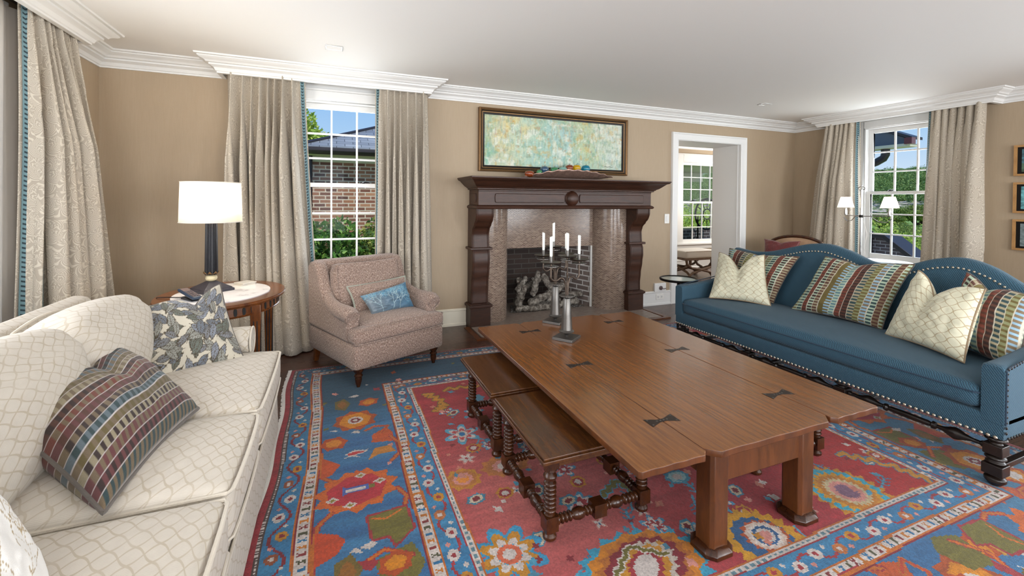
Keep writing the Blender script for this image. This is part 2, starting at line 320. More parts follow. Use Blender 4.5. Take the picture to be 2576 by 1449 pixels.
def sheer(name='sheer_cloth',col='#f4ece2',tr=.35):
    t=NT(name); d=t.n('BsdfDiffuse',Color=(*lin(col),1)); tl=t.n('BsdfTranslucent',Color=(*lin(col),1)); tp=t.n('BsdfTransparent')
    a=t.n('MixShader',i0=.55,i1=d,i2=tl); b=t.n('MixShader',i0=tr,i1=a,i2=tp); t.t.links.new(b,t.o.inputs[0]); return t.m
M['sheer']=sheer(); M['shade']=sheer('lamp_shade_linen','#fdf8ee',.03)
def silk(name,c1,c2,sc=20,rough=.35): t=NT(name); u=t.uv(); n=t.noise(u,sc,4); t.set(Base_Color=t.mix(n,lin(c1),lin(c2)),Roughness=rough,Sheen_Weight=.3); t.bump(n,.3,.01); return t.m
M['burgundy']=silk('burgundy_silk','#3a0f12','#7a2a2a',60); M['rust_silk']=silk('rust_silk','#5a1c10','#8e3c22',30); M['tan_leather']=silk('tan_leather','#8a6b50','#b08e6e',8,.45); M['rope']=silk('rope_trim','#3f6064','#c9c3ac',260,.7)
M['white_linen']=fabric('white_linen','#cfc9c0','#e6e1d9',900)
def log_mat():
    t=NT('charred_log'); v=t.obj(); n=t.noise(v,22,8,.75); m=t.n('TexVoronoi',0,Vector=v,Scale=60.0)
    t.set(Base_Color=t.ramp(n,(.34,'#2a2420'),(.46,'#6b635a'),(.58,'#a8a196'),(.7,'#d0cabf')),Roughness=.9); t.bump(t.mth('ADD',n,t.mth('MULTIPLY',m,.4)),.9,.02); return t.m
M['log']=log_mat(); simple('ember_gravel','#5c5854',.95,bump=.8,bs=120,var=.6)
def leafmat(name,*cols,tr=.25):
    t=NT(name); r=t.n('NewGeometry',8); st=[(i/(len(cols)-1),c) for i,c in enumerate(cols)]
    t.set(Base_Color=t.ramp(r,*st),Roughness=.6,Subsurface_Weight=0); 
    tl=t.n('BsdfTranslucent',Color=(*lin(cols[-1]),1)); mx=t.n('MixShader',i0=tr,i1=t.b.outputs[0],i2=tl); t.t.links.new(mx,t.o.inputs[0]); return t.m
M['leaf_dark']=leafmat('dark_leaves','#1d3612','#345c22','#578a32','#93b558'); M['leaf_bright']=leafmat('bright_leaves','#4c6a16','#86a832','#b8cc4e','#d6de74'); M['leaf_hill']=leafmat('hill_leaves','#47662f','#66883f','#86a552','#a6bf70',tr=.15); M['leaf_mid']=leafmat('mid_leaves','#1f3a14','#4a7226','#86a046','#b3b860')
simple('bark','#4a3c30',.9,bump=.5,bs=30,var=.3)
def forest():
    t=NT('forest_canopy'); v=t.geo(); a=t.n('TexVoronoi',0,Vector=v,Scale=.16); n=t.noise(v,.4,6,.7); r=t.noise(v,.02,3)
    col=t.ramp(t.mth('ADD',t.mth('MULTIPLY',n,.8),t.mth('MULTIPLY',t.mth('SUBTRACT',.6,a),.35)),(.25,'#345226'),(.45,'#6b8c46'),(.6,'#9ab564'),(.78,'#c6d492')); t.set(Base_Color=col,Roughness=.9); t.bump(n,1,2.0); return t.m
M['forest']=forest()
def rocky():
    t=NT('rocky_bluff'); v=t.geo(); n=t.noise(v,.35,8,.75); t.set(Base_Color=t.ramp(n,(.34,'#4a6a34'),(.46,'#8a9466'),(.52,'#c2b29c'),(.66,'#e0d4c4')),Roughness=.9); return t.m
M['rock']=rocky(); simple('grass','#7fa045',.9,bs=4,var=.15); simple('water','#7f9bb0',.1)
M['planter_ground']=simple('mulch','#5a4a38',.95,bs=30,var=.3)
# ---------------------------------------------------------------- painted patterns (woven / printed cloth, canvas, rug)
def vnoise(h,w,sy,sx,seed=0,oct=1):
    r=np.random.default_rng(seed); out=np.zeros((h,w)); amp=1; tot=0
    for k in range(oct):
        gy=max(2,int(sy*2**k)+2); gx=max(2,int(sx*2**k)+2); g=r.random((gy,gx)); y=np.linspace(0,gy-1.001,h); x=np.linspace(0,gx-1.001,w)
        yi=y.astype(int); xi=x.astype(int); fy=(y-yi)[:,None]; fx=(x-xi)[None,:]; fy=fy*fy*(3-2*fy); fx=fx*fx*(3-2*fx)
        a=g[yi][:,xi]; b=g[yi][:,xi+1]; c=g[yi+1][:,xi]; d=g[yi+1][:,xi+1]
        out+=amp*((a*(1-fx)+b*fx)*(1-fy)+(c*(1-fx)+d*fx)*fy); tot+=amp; amp*=.5
    return out/tot
class Cv:
    """small raster in metres; row 0 at y0"""
    def __init__(s,x0,x1,y0,y1,res,bg):
        s.x0=x0;s.y0=y0;s.res=res; s.w=int(round((x1-x0)/res)); s.h=int(round((y1-y0)/res)); s.a=np.zeros((s.h,s.w,3)); s.a[:]=lin(bg)
        s.X=x0+(np.arange(s.w)+.5)*res; s.Y=y0+(np.arange(s.h)+.5)*res; s.wx=0; s.wy=0
    def _put(s,m,ys,xs,c): s.a[ys,xs][m]=lin(c) if isinstance(c,str) else c
    def _win(s,xa,xb,ya,yb):
        i0=max(0,int((xa-s.x0)/s.res)-1); i1=min(s.w,int((xb-s.x0)/s.res)+2); j0=max(0,int((ya-s.y0)/s.res)-1); j1=min(s.h,int((yb-s.y0)/s.res)+2)
        return (slice(j0,j1),slice(i0,i1)) if i1>i0 and j1>j0 else None
    def poly(s,p,c):
        p=np.array(p,float); w=s._win(p[:,0].min(),p[:,0].max(),p[:,1].min(),p[:,1].max())
        if not w: return
        X,Y=np.meshgrid(s.X[w[1]],s.Y[w[0]]); m=np.zeros(X.shape,bool); n=len(p)
        for i in range(n):
            x1,y1=p[i]; x2,y2=p[(i+1)%n]
            if y1==y2: continue
            k=((y1>Y)!=(y2>Y))&(X<(x2-x1)*(Y-y1)/(y2-y1)+x1); m^=k
        v=s.a[w[0],w[1]]; v[m]=lin(c) if isinstance(c,str) else c
    def ell(s,cx,cy,rx,ry,c,rot=0):
        r=max(rx,ry); w=s._win(cx-r,cx+r,cy-r,cy+r)
        if not w: return
        X,Y=np.meshgrid(s.X[w[1]]-cx,s.Y[w[0]]-cy); a=X*cos(rot)+Y*sin(rot); b=-X*sin(rot)+Y*cos(rot); v=s.a[w[0],w[1]]; v[(a/rx)**2+(b/ry)**2<1]=lin(c) if isinstance(c,str) else c
    def line(s,p,wd,c):
        for (x1,y1),(x2,y2) in zip(p[:-1],p[1:]):
            w=s._win(min(x1,x2)-wd,max(x1,x2)+wd,min(y1,y2)-wd,max(y1,y2)+wd)
            if not w: continue
            X,Y=np.meshgrid(s.X[w[1]],s.Y[w[0]]); dx=x2-x1; dy=y2-y1; L=dx*dx+dy*dy+1e-12; t=np.clip(((X-x1)*dx+(Y-y1)*dy)/L,0,1)
            v=s.a[w[0],w[1]]; v[np.hypot(X-x1-t*dx,Y-y1-t*dy)<wd/2]=lin(c) if isinstance(c,str) else c
    def rect(s,xa,xb,ya,yb,c): s.poly([(xa,ya),(xb,ya),(xb,yb),(xa,yb)],c)
def vcol_mat(name,rough=.8,bump=0,sheen=.1,detail=.0,face=False,bs=300):
    t=NT(name); c=t.n('Attribute',0,props={'attribute_name':'paint'})
    if detail:
        n=t.noise(t.uv(),bs,2); c=t.mix(detail,c,t.mix(n,(0,0,0),(1,1,1)),'OVERLAY')
        if bump: t.bump(n,bump,.004)
    t.set(Base_Color=c,Roughness=rough,Sheen_Weight=sheen); M[name]=t.m; return t.m
def paint_grid(me,nu,nv,cv_a,first=0):
    """point colours for vertex grid (nv+1,nu+1)"""
    if 'paint' not in me.attributes: me.attributes.new('paint','FLOAT_COLOR','POINT')
    at=me.attributes['paint']; buf=np.zeros((len(me.vertices),4),np.float32); at.data.foreach_get('color',buf.ravel())
    h,w,_=cv_a.shape; jj=np.clip((np.arange(nv+1)/nv*(h-1)).round().astype(int),0,h-1); ii=np.clip((np.arange(nu+1)/nu*(w-1)).round().astype(int),0,w-1)
    buf[first:first+(nu+1)*(nv+1),:3]=cv_a[jj][:,ii].reshape(-1,3); buf[:,3]=1; at.data.foreach_set('color',buf.ravel())
def grid_mesh(name,Pf,nu,nv,mat,parent=None,UV=None,backs=False):
    """Pf: array (nv+1,nu+1,3)"""
    me=bpy.data.meshes.new(name); V=Pf.reshape(-1,3); j,i=np.mgrid[0:nv,0:nu]; a=(j*(nu+1)+i).ravel(); F=np.stack([a,a+1,a+nu+2,a+nu+1],1)
    N=len(V)
    if backs is not False:
        V=np.concatenate([V,backs.reshape(-1,3)]); F=np.concatenate([F,F[:,::-1]+N])
    me.vertices.add(len(V)); me.vertices.foreach_set('co',V.astype(np.float32).ravel()); me.loops.add(F.size); me.loops.foreach_set('vertex_index',F.ravel().astype(np.int32))
    me.polygons.add(len(F)); me.polygons.foreach_set('loop_start',np.arange(0,F.size,4,dtype=np.int32)); me.polygons.foreach_set('use_smooth',np.ones(len(F),bool))
    me.update(calc_edges=True)
    if UV is not None:
        U=UV.reshape(-1,2); U=np.concatenate([U,U]) if backs is not False else U; l=me.uv_layers.new(name='UVMap'); l.data.foreach_set('uv',U[F.ravel()].astype(np.float32).ravel())
    me.validate(); me.materials.append(mat); o=bpy.data.objects.new(name,me); COL.objects.link(o)
    if parent: o.parent=parent
    return o
# ---------------------------------------------------------------- room shell
XL,XR,YB,YF,ZC=-1.697,6.221,4.396,-3.0,2.43
def wallb(name,ax,a0,a1,z0,z1,d0,d1,holes,mat):
    b=MB(); cu=sorted({a0,a1,*[h[0] for h in holes],*[h[1] for h in holes]})
    for p,q in zip(cu[:-1],cu[1:]):
        zs=[z0]
        for h in sorted((h for h in holes if h[0]<=p+1e-6 and h[1]>=q-1e-6),key=lambda h:h[2]): zs+=[h[2],h[3]]
        zs.append(z1)
        for i in range(0,len(zs),2):
            if zs[i+1]-zs[i]>1e-4: b.box(p,q,d0,d1,zs[i],zs[i+1]) if ax=='x' else b.box(d0,d1,p,q,zs[i],zs[i+1])
    return struct(b.build(name,M[mat]))
struct(MB().box(XL-.2,XR+.2,YF-.2,YB+.18,-.12,0).build('floor',M['floor']))
struct(MB().box(XL-.2,XR+.2,YF-.2,YB+.2,ZC,ZC+.12).build('ceiling',M['ceiling_paint']))
W1=(-.53,.49,.58,2.20); W2=(2.44,3.50,.58,2.235); W3=(.3,3.22,.3,2.26)
wallb('wall_back','x',XL-.2,XR+.2,0,ZC,YB,YB+.18,[W1,(1.46,3.24,0,1.24),(4.036,5.160,0,2.094)],'wall')
wallb('wall_left','y',YF,YB,0,ZC,XL-.18,XL,[W3],'wall')
wallb('wall_right','y',YF,YB,0,ZC,XR,XR+.18,[W2,(-1.6,.4,.58,2.2)],'wall')
wallb('wall_front','x',XL-.2,XR+.2,0,ZC,YF-.18,YF,[(-1.3,.3,.5,2.2),(1.4,3.0,.5,2.2),(3.9,5.5,.5,2.2)],'wall')
CR=[(-.02,2.306),(.012,2.306),(.012,2.318),(.02,2.322),(.03,2.345),(.05,2.357),(.058,2.36),(.058,2.372),(.075,2.376),(.082,2.386),(.092,2.392),(.112,2.400),(.122,2.408),(.122,2.414),(.138,2.418),(.142,2.4295),(-.02,2.4295)]
b=MB(); sweep(b,[(XL,YF),(XL,-.4),(XL+.19,-.4),(XL+.19,3.77),(XL,3.77),(XL,YB),(-.865,YB),(-.865,YB-.19),(.855,YB-.19),(.855,YB),(XR,YB),(XR,3.93),(XR-.19,3.93),(XR-.19,2.255),(XR,2.255),(XR,YF)],CR)
struct(b.build('trim_1',M['trim_white'],sharp=28))
for n,a in (('trim_2',(-.86,.85,YB-.17,YB-.03,2.38,2.40)),('trim_3',(XL+.03,XL+.17,-.3,3.75,2.38,2.40)),('trim_4',(XR-.17,XR-.03,2.27,3.9,2.38,2.40))):  # dark boards standing in for the shade inside the open valances
    struct(MB().box(*a).build(n,M['black_wood']))
BP=[(-.01,0),(.022,0),(.022,.022),(.014,.03),(.014,.150),(.020,.156),(.020,.166),(.008,.175),(-.01,.175)]
def base(name,path,mat='cream_trim'): b=MB(); sweep(b,path,BP); struct(b.build(name,M[mat],sharp=28))
base('baseboard_left',[(XL,YF),(XL,YB-.01)]); base('baseboard_back',[(XL,YB),(1.275,YB)]); base('baseboard_middle',[(3.41,YB),(3.955,YB)],'trim_white'); base('baseboard_door',[(5.255,YB),(XR,YB)],'trim_white'); base('baseboard_right',[(XR,YB),(XR,YF)],'trim_white')
# plinth block in the short baseboard beside the mantel, with gas key plate
b=MB(); b.box(3.70,3.875,YB-.028,YB+.0,.17,.275); struct(b.build('trim_5',M['trim_white'],bev=.004))
# door opening into the adjoining room
b=MB()
cas=[(.0,-.0),(.0,.018),(.012,.026),(.02,.022),(.075,.022),(.083,.03),(.098,.03),(.103,.012),(.103,0)]
x0,x1,zt=4.055,5.141,2.075
rings=[]
for (px,pz,sx,sz) in ((x0,0,-1,0),(x0,zt,-1,1),(x1,zt,1,1),(x1,0,1,0)): rings.append([(px+sx*u,YB-w,pz+sz*u) for u,w in cas])
b.loft(rings)
b.box(x0-.02,x0,YB-.0,4.86,0,zt+.02); b.box(x1,x1+.02,YB,4.86,0,zt+.02); b.box(x0-.02,x1+.02,YB,4.86,zt,zt+.02)
b.box(x1-.006,x1,YB+.03,YB+.045,0,zt); b.box(x0-.01,x1+.01,YB,4.86,-.1,-.0005)
struct(b.build('door_1',M['trim_white'],sharp=28))
# adjoining room
wallb('wall_adjoining_far','x',3.6,8.4,0,ZC,6.6,6.78,[(6.22,7.3,.47,2.08)],'cream_trim')
b=MB(); b.box(3.6,3.75,4.85,6.6,0,ZC); b.box(8.25,8.4,4.6,6.6,0,ZC); b.box(3.6,4.036,4.60,4.86,0,ZC); b.box(5.160,8.4,4.60,4.86,0,ZC); b.box(4.036,5.160,4.60,4.86,2.094,ZC); struct(b.build('wall_adjoining_near',M['wall']))
struct(MB().box(3.6,8.4,4.575,6.7,-.12,-.0008).build('floor_adjoining',M['floor'])); struct(MB().box(3.6,8.4,4.6,6.78,ZC,ZC+.1).build('ceiling_adjoining',M['ceiling_paint']))
b=MB(); sweep(b,[(3.75,6.6),(8.25,6.6)],[(o,z-.0) for o,z in CR]); struct(b.build('trim_6',M['trim_white'],sharp=28))
b=MB(); b.box(3.75,8.25,6.594,6.6,2.18,2.31); struct(b.build('trim_7',M['wall']))
base('baseboard_adjoining',[(3.75,6.6),(8.25,6.6)],'trim_white')
def window(name,org,rz,w,zb,zt,cols,rows,dep=.03,casw=.085,latch=True,low=None,meet=.5,side=True,head=.05):
    """local x along wall, y to the outside, z up; interior face at y=0"""
    T=Matrix.Translation(org)@Matrix.Rotation(rz,4,'Z'); h=w/2
    def B(): b=MB(); return b
    b=B()
    b.box(-h-casw,-h,-.022,.0,zb-.0,zt+casw); b.box(h,h+casw,-.022,.0,zb,zt+casw); b.box(-h,h,-.022,.0,zt,zt+casw); b.box(-h-casw-.01,h+casw+.01,-.03,.0,zt+casw,zt+casw+.02)
    b.box(-h-casw-.02,h+casw+.02,-.05,.16,zb-.03,zb); b.box(-h-casw,h+casw,-.02,0,zb-.11,zb-.03)
    b.box(-h,-h+.012,0,.16,zb,zt); b.box(h-.012,h,0,.16,zb,zt); b.box(-h,h,0,.16,zt-.012,zt)
    root=struct(b.build(name,M['trim_white'],bev=.003)); root.matrix_world=T
    H=zt-zb; zm=zb+H*meet; gl=MB()
    for k,(z0,z1,y) in enumerate(((zb+.0,zm+.018,dep),(zm-.018,zt-.012,dep+.045))):
        s=B(); a=-h+.012; c=h-.012; st=.045; bot=.07 if k==0 else .036; top=.036 if k==0 else head
        s.box(a,a+st,y,y+.035,z0,z1); s.box(c-st,c,y,y+.035,z0,z1); s.box(a+st,c-st,y,y+.035,z0,z0+bot); s.box(a+st,c-st,y,y+.035,z1-top,z1)
        o=s.build('sash',M['trim_white'],root,bev=.002)
        m=B(); gx0,gx1,gz0,gz1=a+st,c-st,z0+bot,z1-top
        for i in range(1,cols): x=gx0+(gx1-gx0)*i/cols; m.box(x-.008,x+.008,y+.004,y+.03,gz0,gz1)
        for j in range(1,rows): z=gz0+(gz1-gz0)*j/rows; m.box(gx0,gx1,y+.006,y+.028,z-.008,z+.008)
        m.build('muntin_bars',M['trim_white'],root,bev=.002)
        g=B(); g.box(gx0-.003,gx1+.003,y+.016,y+.019,gz0-.003,gz1+.003); g.build('pane',M['pane'],root)
    if latch:
        for x in (-.25*w,.28*w):
            l=B(); l.lathe([(.0,0),(.016,0),(.016,.010),(.007,.014),(.0,.014)],(x,dep+.012,zm+.018)); l.tube([(x,dep+.012,zm+.03),(x+.02,dep-.0,zm+.034),(x+.05,dep-.005,zm+.03)],.006); l.box(x-.035,x+.03,dep+.004,dep+.022,zm+.018,zm+.024)
            l.build('sash_lock',M['black_metal'],root)
    return root
window('window_1',(-.02,YB,0),0,1.02,.60,2.195,4,3,meet=.517)
window('window_2',(XR,2.97,0),-pi/2,1.02,.60,2.235,4,3,meet=.505)
window('window_4',(6.76,6.6,0),0,1.08,.49,2.07,4,3,meet=.5,casw=.13)
window('window_3',(XL,1.76,0),pi/2,2.92,.3,2.26,8,3,latch=False)
for i,x in enumerate((-.5,2.2,4.7)): window('window_%d'%(5+i),(x,YF,0),pi,1.6,.5,2.2,4,3,latch=False)  # unseen rear windows made up to hold the added fill lights
window('window_8',(XR,-.6,0),-pi/2,2.0,.58,2.2,6,3,latch=False)  # unseen window added around the right-hand fill light
# ---------------------------------------------------------------- fireplace recess
cx=2.345; b=MB(); R_=.25; n=14
def curve(sgn):
    c=(cx+sgn*(.565+R_),4.56); p=[(cx+sgn*.88,4.31)]
    for k in range(n+1):
        a=pi/2*k/n; p.append((c[0]-sgn*R_*sin(a),4.56-R_*cos(a)))
    return p
for sgn,nm in ((-1,'left'),(1,'right')):
    p=curve(sgn); b=MB(); Ls=[0]
    for q,r in zip(p[:-1],p[1:]): Ls.append(Ls[-1]+math.dist(q,r))
    b.loft([[(x,y,0),(x,y,1.25)] for x,y in p],close=False,cap=False); um={(round(x,4),round(y,4)):l for (x,y),l in zip(p,Ls)}
    struct(b.build('wall_hearth_'+nm,M['mosaic'],uv=lambda c,nn:(um.get((round(c.x,4),round(c.y,4)),0),c.z),sharp=60,solid=0))
struct(MB().box(cx-.566,cx+.566,4.56,4.60,.755,1.25).build('wall_hearth_lintel',M['mosaic']))
b=MB(); b.box(cx-.55,cx-.45,4.60,4.62,0,.755); 
x0,x1,xb0,xb1,yf,yb=cx-.565,cx+.565,cx-.36,cx+.42,4.565,5.08
b=MB(); b.loft([[(x0,yf,0),(x0,yf,.95)],[(xb0,yb,0),(xb0,yb,.95)]],close=False,cap=False); b.loft([[(xb0,yb,0),(xb0,yb,.95)],[(xb1,yb,0),(xb1,yb,.95)]],close=False,cap=False)
b.f([b.v((x0,yf,.95)),b.v((x1,yf,.95)),b.v((xb1,yb,.95)),b.v((xb0,yb,.95))])
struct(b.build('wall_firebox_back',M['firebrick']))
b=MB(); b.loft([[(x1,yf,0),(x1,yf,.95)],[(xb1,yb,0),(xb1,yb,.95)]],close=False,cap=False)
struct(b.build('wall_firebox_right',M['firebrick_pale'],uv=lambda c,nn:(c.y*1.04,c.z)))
b=MB(); b.box(x1-.022,x1,yf-.003,yf+.02,0.01,.757); struct(b.build('trim_8',M['mortar_white'],bev=.003))
b=MB(); b.prism([(1.29,3.9),(3.40,3.9),(3.40,4.24),(3.23,4.26),(3.2,4.56),(2.91,4.57),(xb1,yb),(xb0,yb),(1.78,4.57),(1.5,4.56),(1.48,4.26),(1.29,4.24)],0,.012)
struct(b.build('floor_hearth',M['hearth_mosaic']))
b=MB(); sweep(b,[(3.44,4.26),(3.44,3.86),(1.25,3.86),(1.25,4.26)],[(-.03,0),(.02,0),(.02,.013),(-.03,.015)]); struct(b.build('trim_9',M['walnut']))
# ---------------------------------------------------------------- mantel
mt=thing('mantelpiece','dark carved wooden mantelpiece with scroll legs around the tiled fireplace','fireplace',(cx,4.396,0)); O=(cx,4.396,0); WM=M['mantel_wood']
YW=4.394
b=MB(O); pr=[(0,1.385),(0,1.52),(.50,1.52),(.505,1.512),(.50,1.498),(.47,1.49),(.445,1.47),(.41,1.44),(.375,1.425),(.36,1.418),(.36,1.405),(.33,1.40),(.33,1.388),(.31,1.385)]
def ushape(dx): return [(cx-dx,YW),(cx-dx,YW),(cx+dx,YW)]
hx=1.04
b=MB(O); ringp=[]
for (sx,sy) in ((-1,0),(-1,1),(1,1),(1,0)): ringp.append((sx,sy))
P0=[(.0,1.385),(.0,1.398),(.018,1.402),(.018,1.414),(.03,1.418),(.032,1.425),(.05,1.435),(.075,1.46),(.10,1.487),(.118,1.494),(.122,1.503),(.128,1.506),(.128,1.52),(-.06,1.52),(-.06,1.385)]
rings=[]
for sx,sy in ringp: rings.append([(cx+sx*(hx+o),(YW if sy==0 else YW-.315-o*1.45),z) for o,z in P0])
b.loft(rings); b.box(cx-hx,cx+hx,YW-.32,YW,1.40,1.518); b.build('mantel_shelf',WM,mt,bev=.002,sharp=25)
b=MB(O); b.box(cx-hx,cx+hx,YW-.31,YW,1.245,1.386); b.build('frieze',WM,mt,bev=.003)
b=MB(O); rings=[]
for sx,sy in ringp: rings.append([(cx+sx*(hx+o),(YW if sy==0 else YW-.31-o),z) for o,z in [(-.03,1.208),(.012,1.208),(.022,1.214),(.026,1.225),(.02,1.236),(.006,1.245),(-.03,1.247)]])
b.loft(rings); b.box(cx-hx+.01,cx+hx-.01,YW-.30,YW,1.212,1.245); b.build('lower_moulding',WM,mt,sharp=25)
def rpanel(bb,xa,xb,za,zb,y,capl=True,capr=True):
    p=[]; r=.03
    for k in range(9):
        a=-pi/2+pi*k/8; p.append(((xb+ (r*.35)*cos(a)) if capr else xb,(za+zb)/2+(zb-za)/2*sin(a)))
    for k in range(9):
        a=pi/2+pi*k/8; p.append(((xa+(r*.35)*cos(a)) if capl else xa,(za+zb)/2+(zb-za)/2*sin(a)))
    bb.prism([(cx+q[0],q[1]) for q in p],y-.012,y+.01,'y')
struct(MB().box(-.72,.66,YB-.012,YB,2.27,ZC-.002).build('trim_10',M['trim_white'])); yfz=YW-.31
for xa,xb in ((-.86,-.10),(.10,.92)): b=MB(O); rpanel(b,xa,xb,1.272,1.362,yfz); b.build('raised_panel',WM,mt,bev=.005,seg=2)
b=MB(O); b.prism([(4.396-.24+.0,1.27),(4.396-.08,1.27),(4.396-.07,1.315),(4.396-.08,1.36),(4.396-.24,1.36),(4.396-.25,1.315)],cx-hx-.008,cx-hx+.01,'x'); b.build('raised_panel',WM,mt,bev=.004)
b=MB(O); b.lathe([(.0,0),(.080,0),(.080,.010),(.074,.016),(.070,.030),(.054,.050),(.028,.062),(.0,.064)],(cx-.002,yfz,1.317),(0,-1,0),28); b.build('round_boss',WM,mt)
# scroll legs
def leg(sgn):
    xo=cx+sgn*1.055; xi=cx+sgn*.865; a,b2=min(xo,xi),max(xo,xi); 
    q=MB(O); q.box(a-.012,b2+.012,YW-.165,YW,0.0,.20); q.build('plinth',WM,mt,bev=.003)
    q=MB(O)
    for o,z0,z1 in ((.028,.206,.232),(.018,.198,.208),(.014,.232,.24)): q.box(a-o,b2+o,YW-.155-o,YW,z0,z1)
    q.build('plinth_cap',WM,mt,bev=.004)
    def prof(z):   # projection from the wall
        ks=[(.24,.125),(.33,.122),(.45,.135),(.58,.16),(.68,.175),(.75,.172),(.795,.15),(.82,.15),(.87,.145),(.94,.140),(1.0,.16),(1.05,.215),(1.10,.265),(1.15,.285),(1.21,.288)]
        for (za,pa),(zb,pb) in zip(ks[:-1],ks[1:]):
            if z<=zb: t=(z-za)/(zb-za); t=t*t*(3-2*t); return pa+(pb-pa)*t
        return ks[-1][1]
    zs=[.24+(1.21-.24)*k/46 for k in range(47)]
    q=MB(O); poly=[(YW,.24)]+[(YW-prof(z),z) for z in zs]+[(YW,1.21)]; q.prism(poly,a+.002,b2-.002,'x'); q.build('scroll_leg',WM,mt,bev=.004,sharp=50)
    for x in (a+.016,b2-.016):
        q=MB(O); q.tube([(x,YW-prof(z)-.001,z) for z in zs],.009,8); q.build('edge_bead',WM,mt)
    q=MB(O); q.box(a-.022,b2+.022,YW-.185,YW,.79,.815); q.build('collar',WM,mt,bev=.006,seg=3)
leg(-1); leg(1)
# ---------------------------------------------------------------- logs and gravel
random.seed(3)
def log(p,q,r,label,stub=False,seed=0):
    rr=random.Random(seed); P=Vector(p); Q=Vector(q); b=MB(P); N=12; pts=[]; rs=[]
    for k in range(N+1):
        t=k/N; pts.append(P.lerp(Q,t)+Vector((rr.uniform(-1,1),rr.uniform(-1,1),rr.uniform(-1,1)))*r*.25); rs.append(r*(.85+.3*rr.random())*(1 if 0<k<N else .8))
    b.tube(pts,rs,12)
    if stub: m=P.lerp(Q,.5); b.tube([m,m+Vector(stub)*.5,m+Vector(stub)],[r*.7,r*.6,r*.45],10)
    o=b.build('fireplace_log',M['log'],sharp=80); o.location=P; tag(o,label,'log','charred logs in the firebox')
    m=o.modifiers.new('s','SUBSURF'); m.levels=m.render_levels=2; tx=bpy.data.textures.new('bark','CLOUDS'); tx.noise_scale=.018; d=o.modifiers.new('d','DISPLACE'); d.texture=tx; d.strength=.012; d.mid_level=.5
LG=[((2.02,4.74,.36),(2.16,4.92,.20),.042,'curved charred log leaning at the upper left of the firebox',(.05,-.02,.05)),
((2.16,4.66,.17),(2.26,4.72,.43),.036,'forked charred log standing upright left of centre in the firebox',(.09,0,.09)),
((2.30,4.70,.42),(2.44,4.66,.20),.040,'charred log slanting down to the right behind the rear candlestick',0),
((1.98,4.68,.07),(2.06,4.70,.30),.050,'thick charred stump at the far left of the log pile',0),
((2.10,4.62,.10),(2.46,4.68,.20),.046,'charred log lying across the middle of the pile',0),
((1.92,4.60,.055),(2.40,4.585,.055),.034,'long ash-grey log lying flat along the front of the pile',0),
((2.40,4.72,.28),(2.66,4.78,.24),.036,'charred log resting high on the right of the pile',0),
((2.56,4.70,.055),(2.78,4.66,.075),.042,'short pale log lying at the right end of the firebox floor',0),
((2.60,4.78,.13),(2.86,4.68,.155),.036,'pale broken log on top of the short log at the right end',0),
((2.22,4.78,.05),(2.62,4.84,.06),.045,'dark log lying at the back of the firebox floor',0)]
LG+=[((2.18,4.66,.20),(2.30,4.80,.44),.034,'charred branch leaning back beside the forked log',(-.06,0,.06)),((2.34,4.63,.12),(2.58,4.72,.26),.044,'thick charred log right of the pile centre',0),((2.02,4.80,.22),(2.30,4.86,.30),.040,'charred log high at the back left of the pile',0),((2.44,4.60,.05),(2.60,4.66,.07),.034,'short ash-grey log at the front right of the pile',0),((1.96,4.66,.24),(2.10,4.70,.40),.034,'curved charred branch at the top left edge of the pile',0)]
for i,(p,q,r,l,s) in enumerate(LG): log(p,q,r,l,s,i)
b=MB((cx,4.75,.012)); rr=random.Random(5)
for k in range(420):
    x=cx+rr.uniform(-.50,.50); y=rr.uniform(4.60,4.90); 
    if abs(x-cx+.0)>.50-.42*(y-4.56): continue
    r=rr.uniform(.008,.018); b.sphere((x,y,.012+r*.5),r,5,4,(rr.uniform(.7,1.3),rr.uniform(.7,1.3),.8))
g=b.build('ember_gravel',M['ember_gravel'],sharp=20); g.location=(cx,4.75,.012); tag(g,'grey lava gravel spread over the firebox floor under the logs','gravel',kind='stuff')
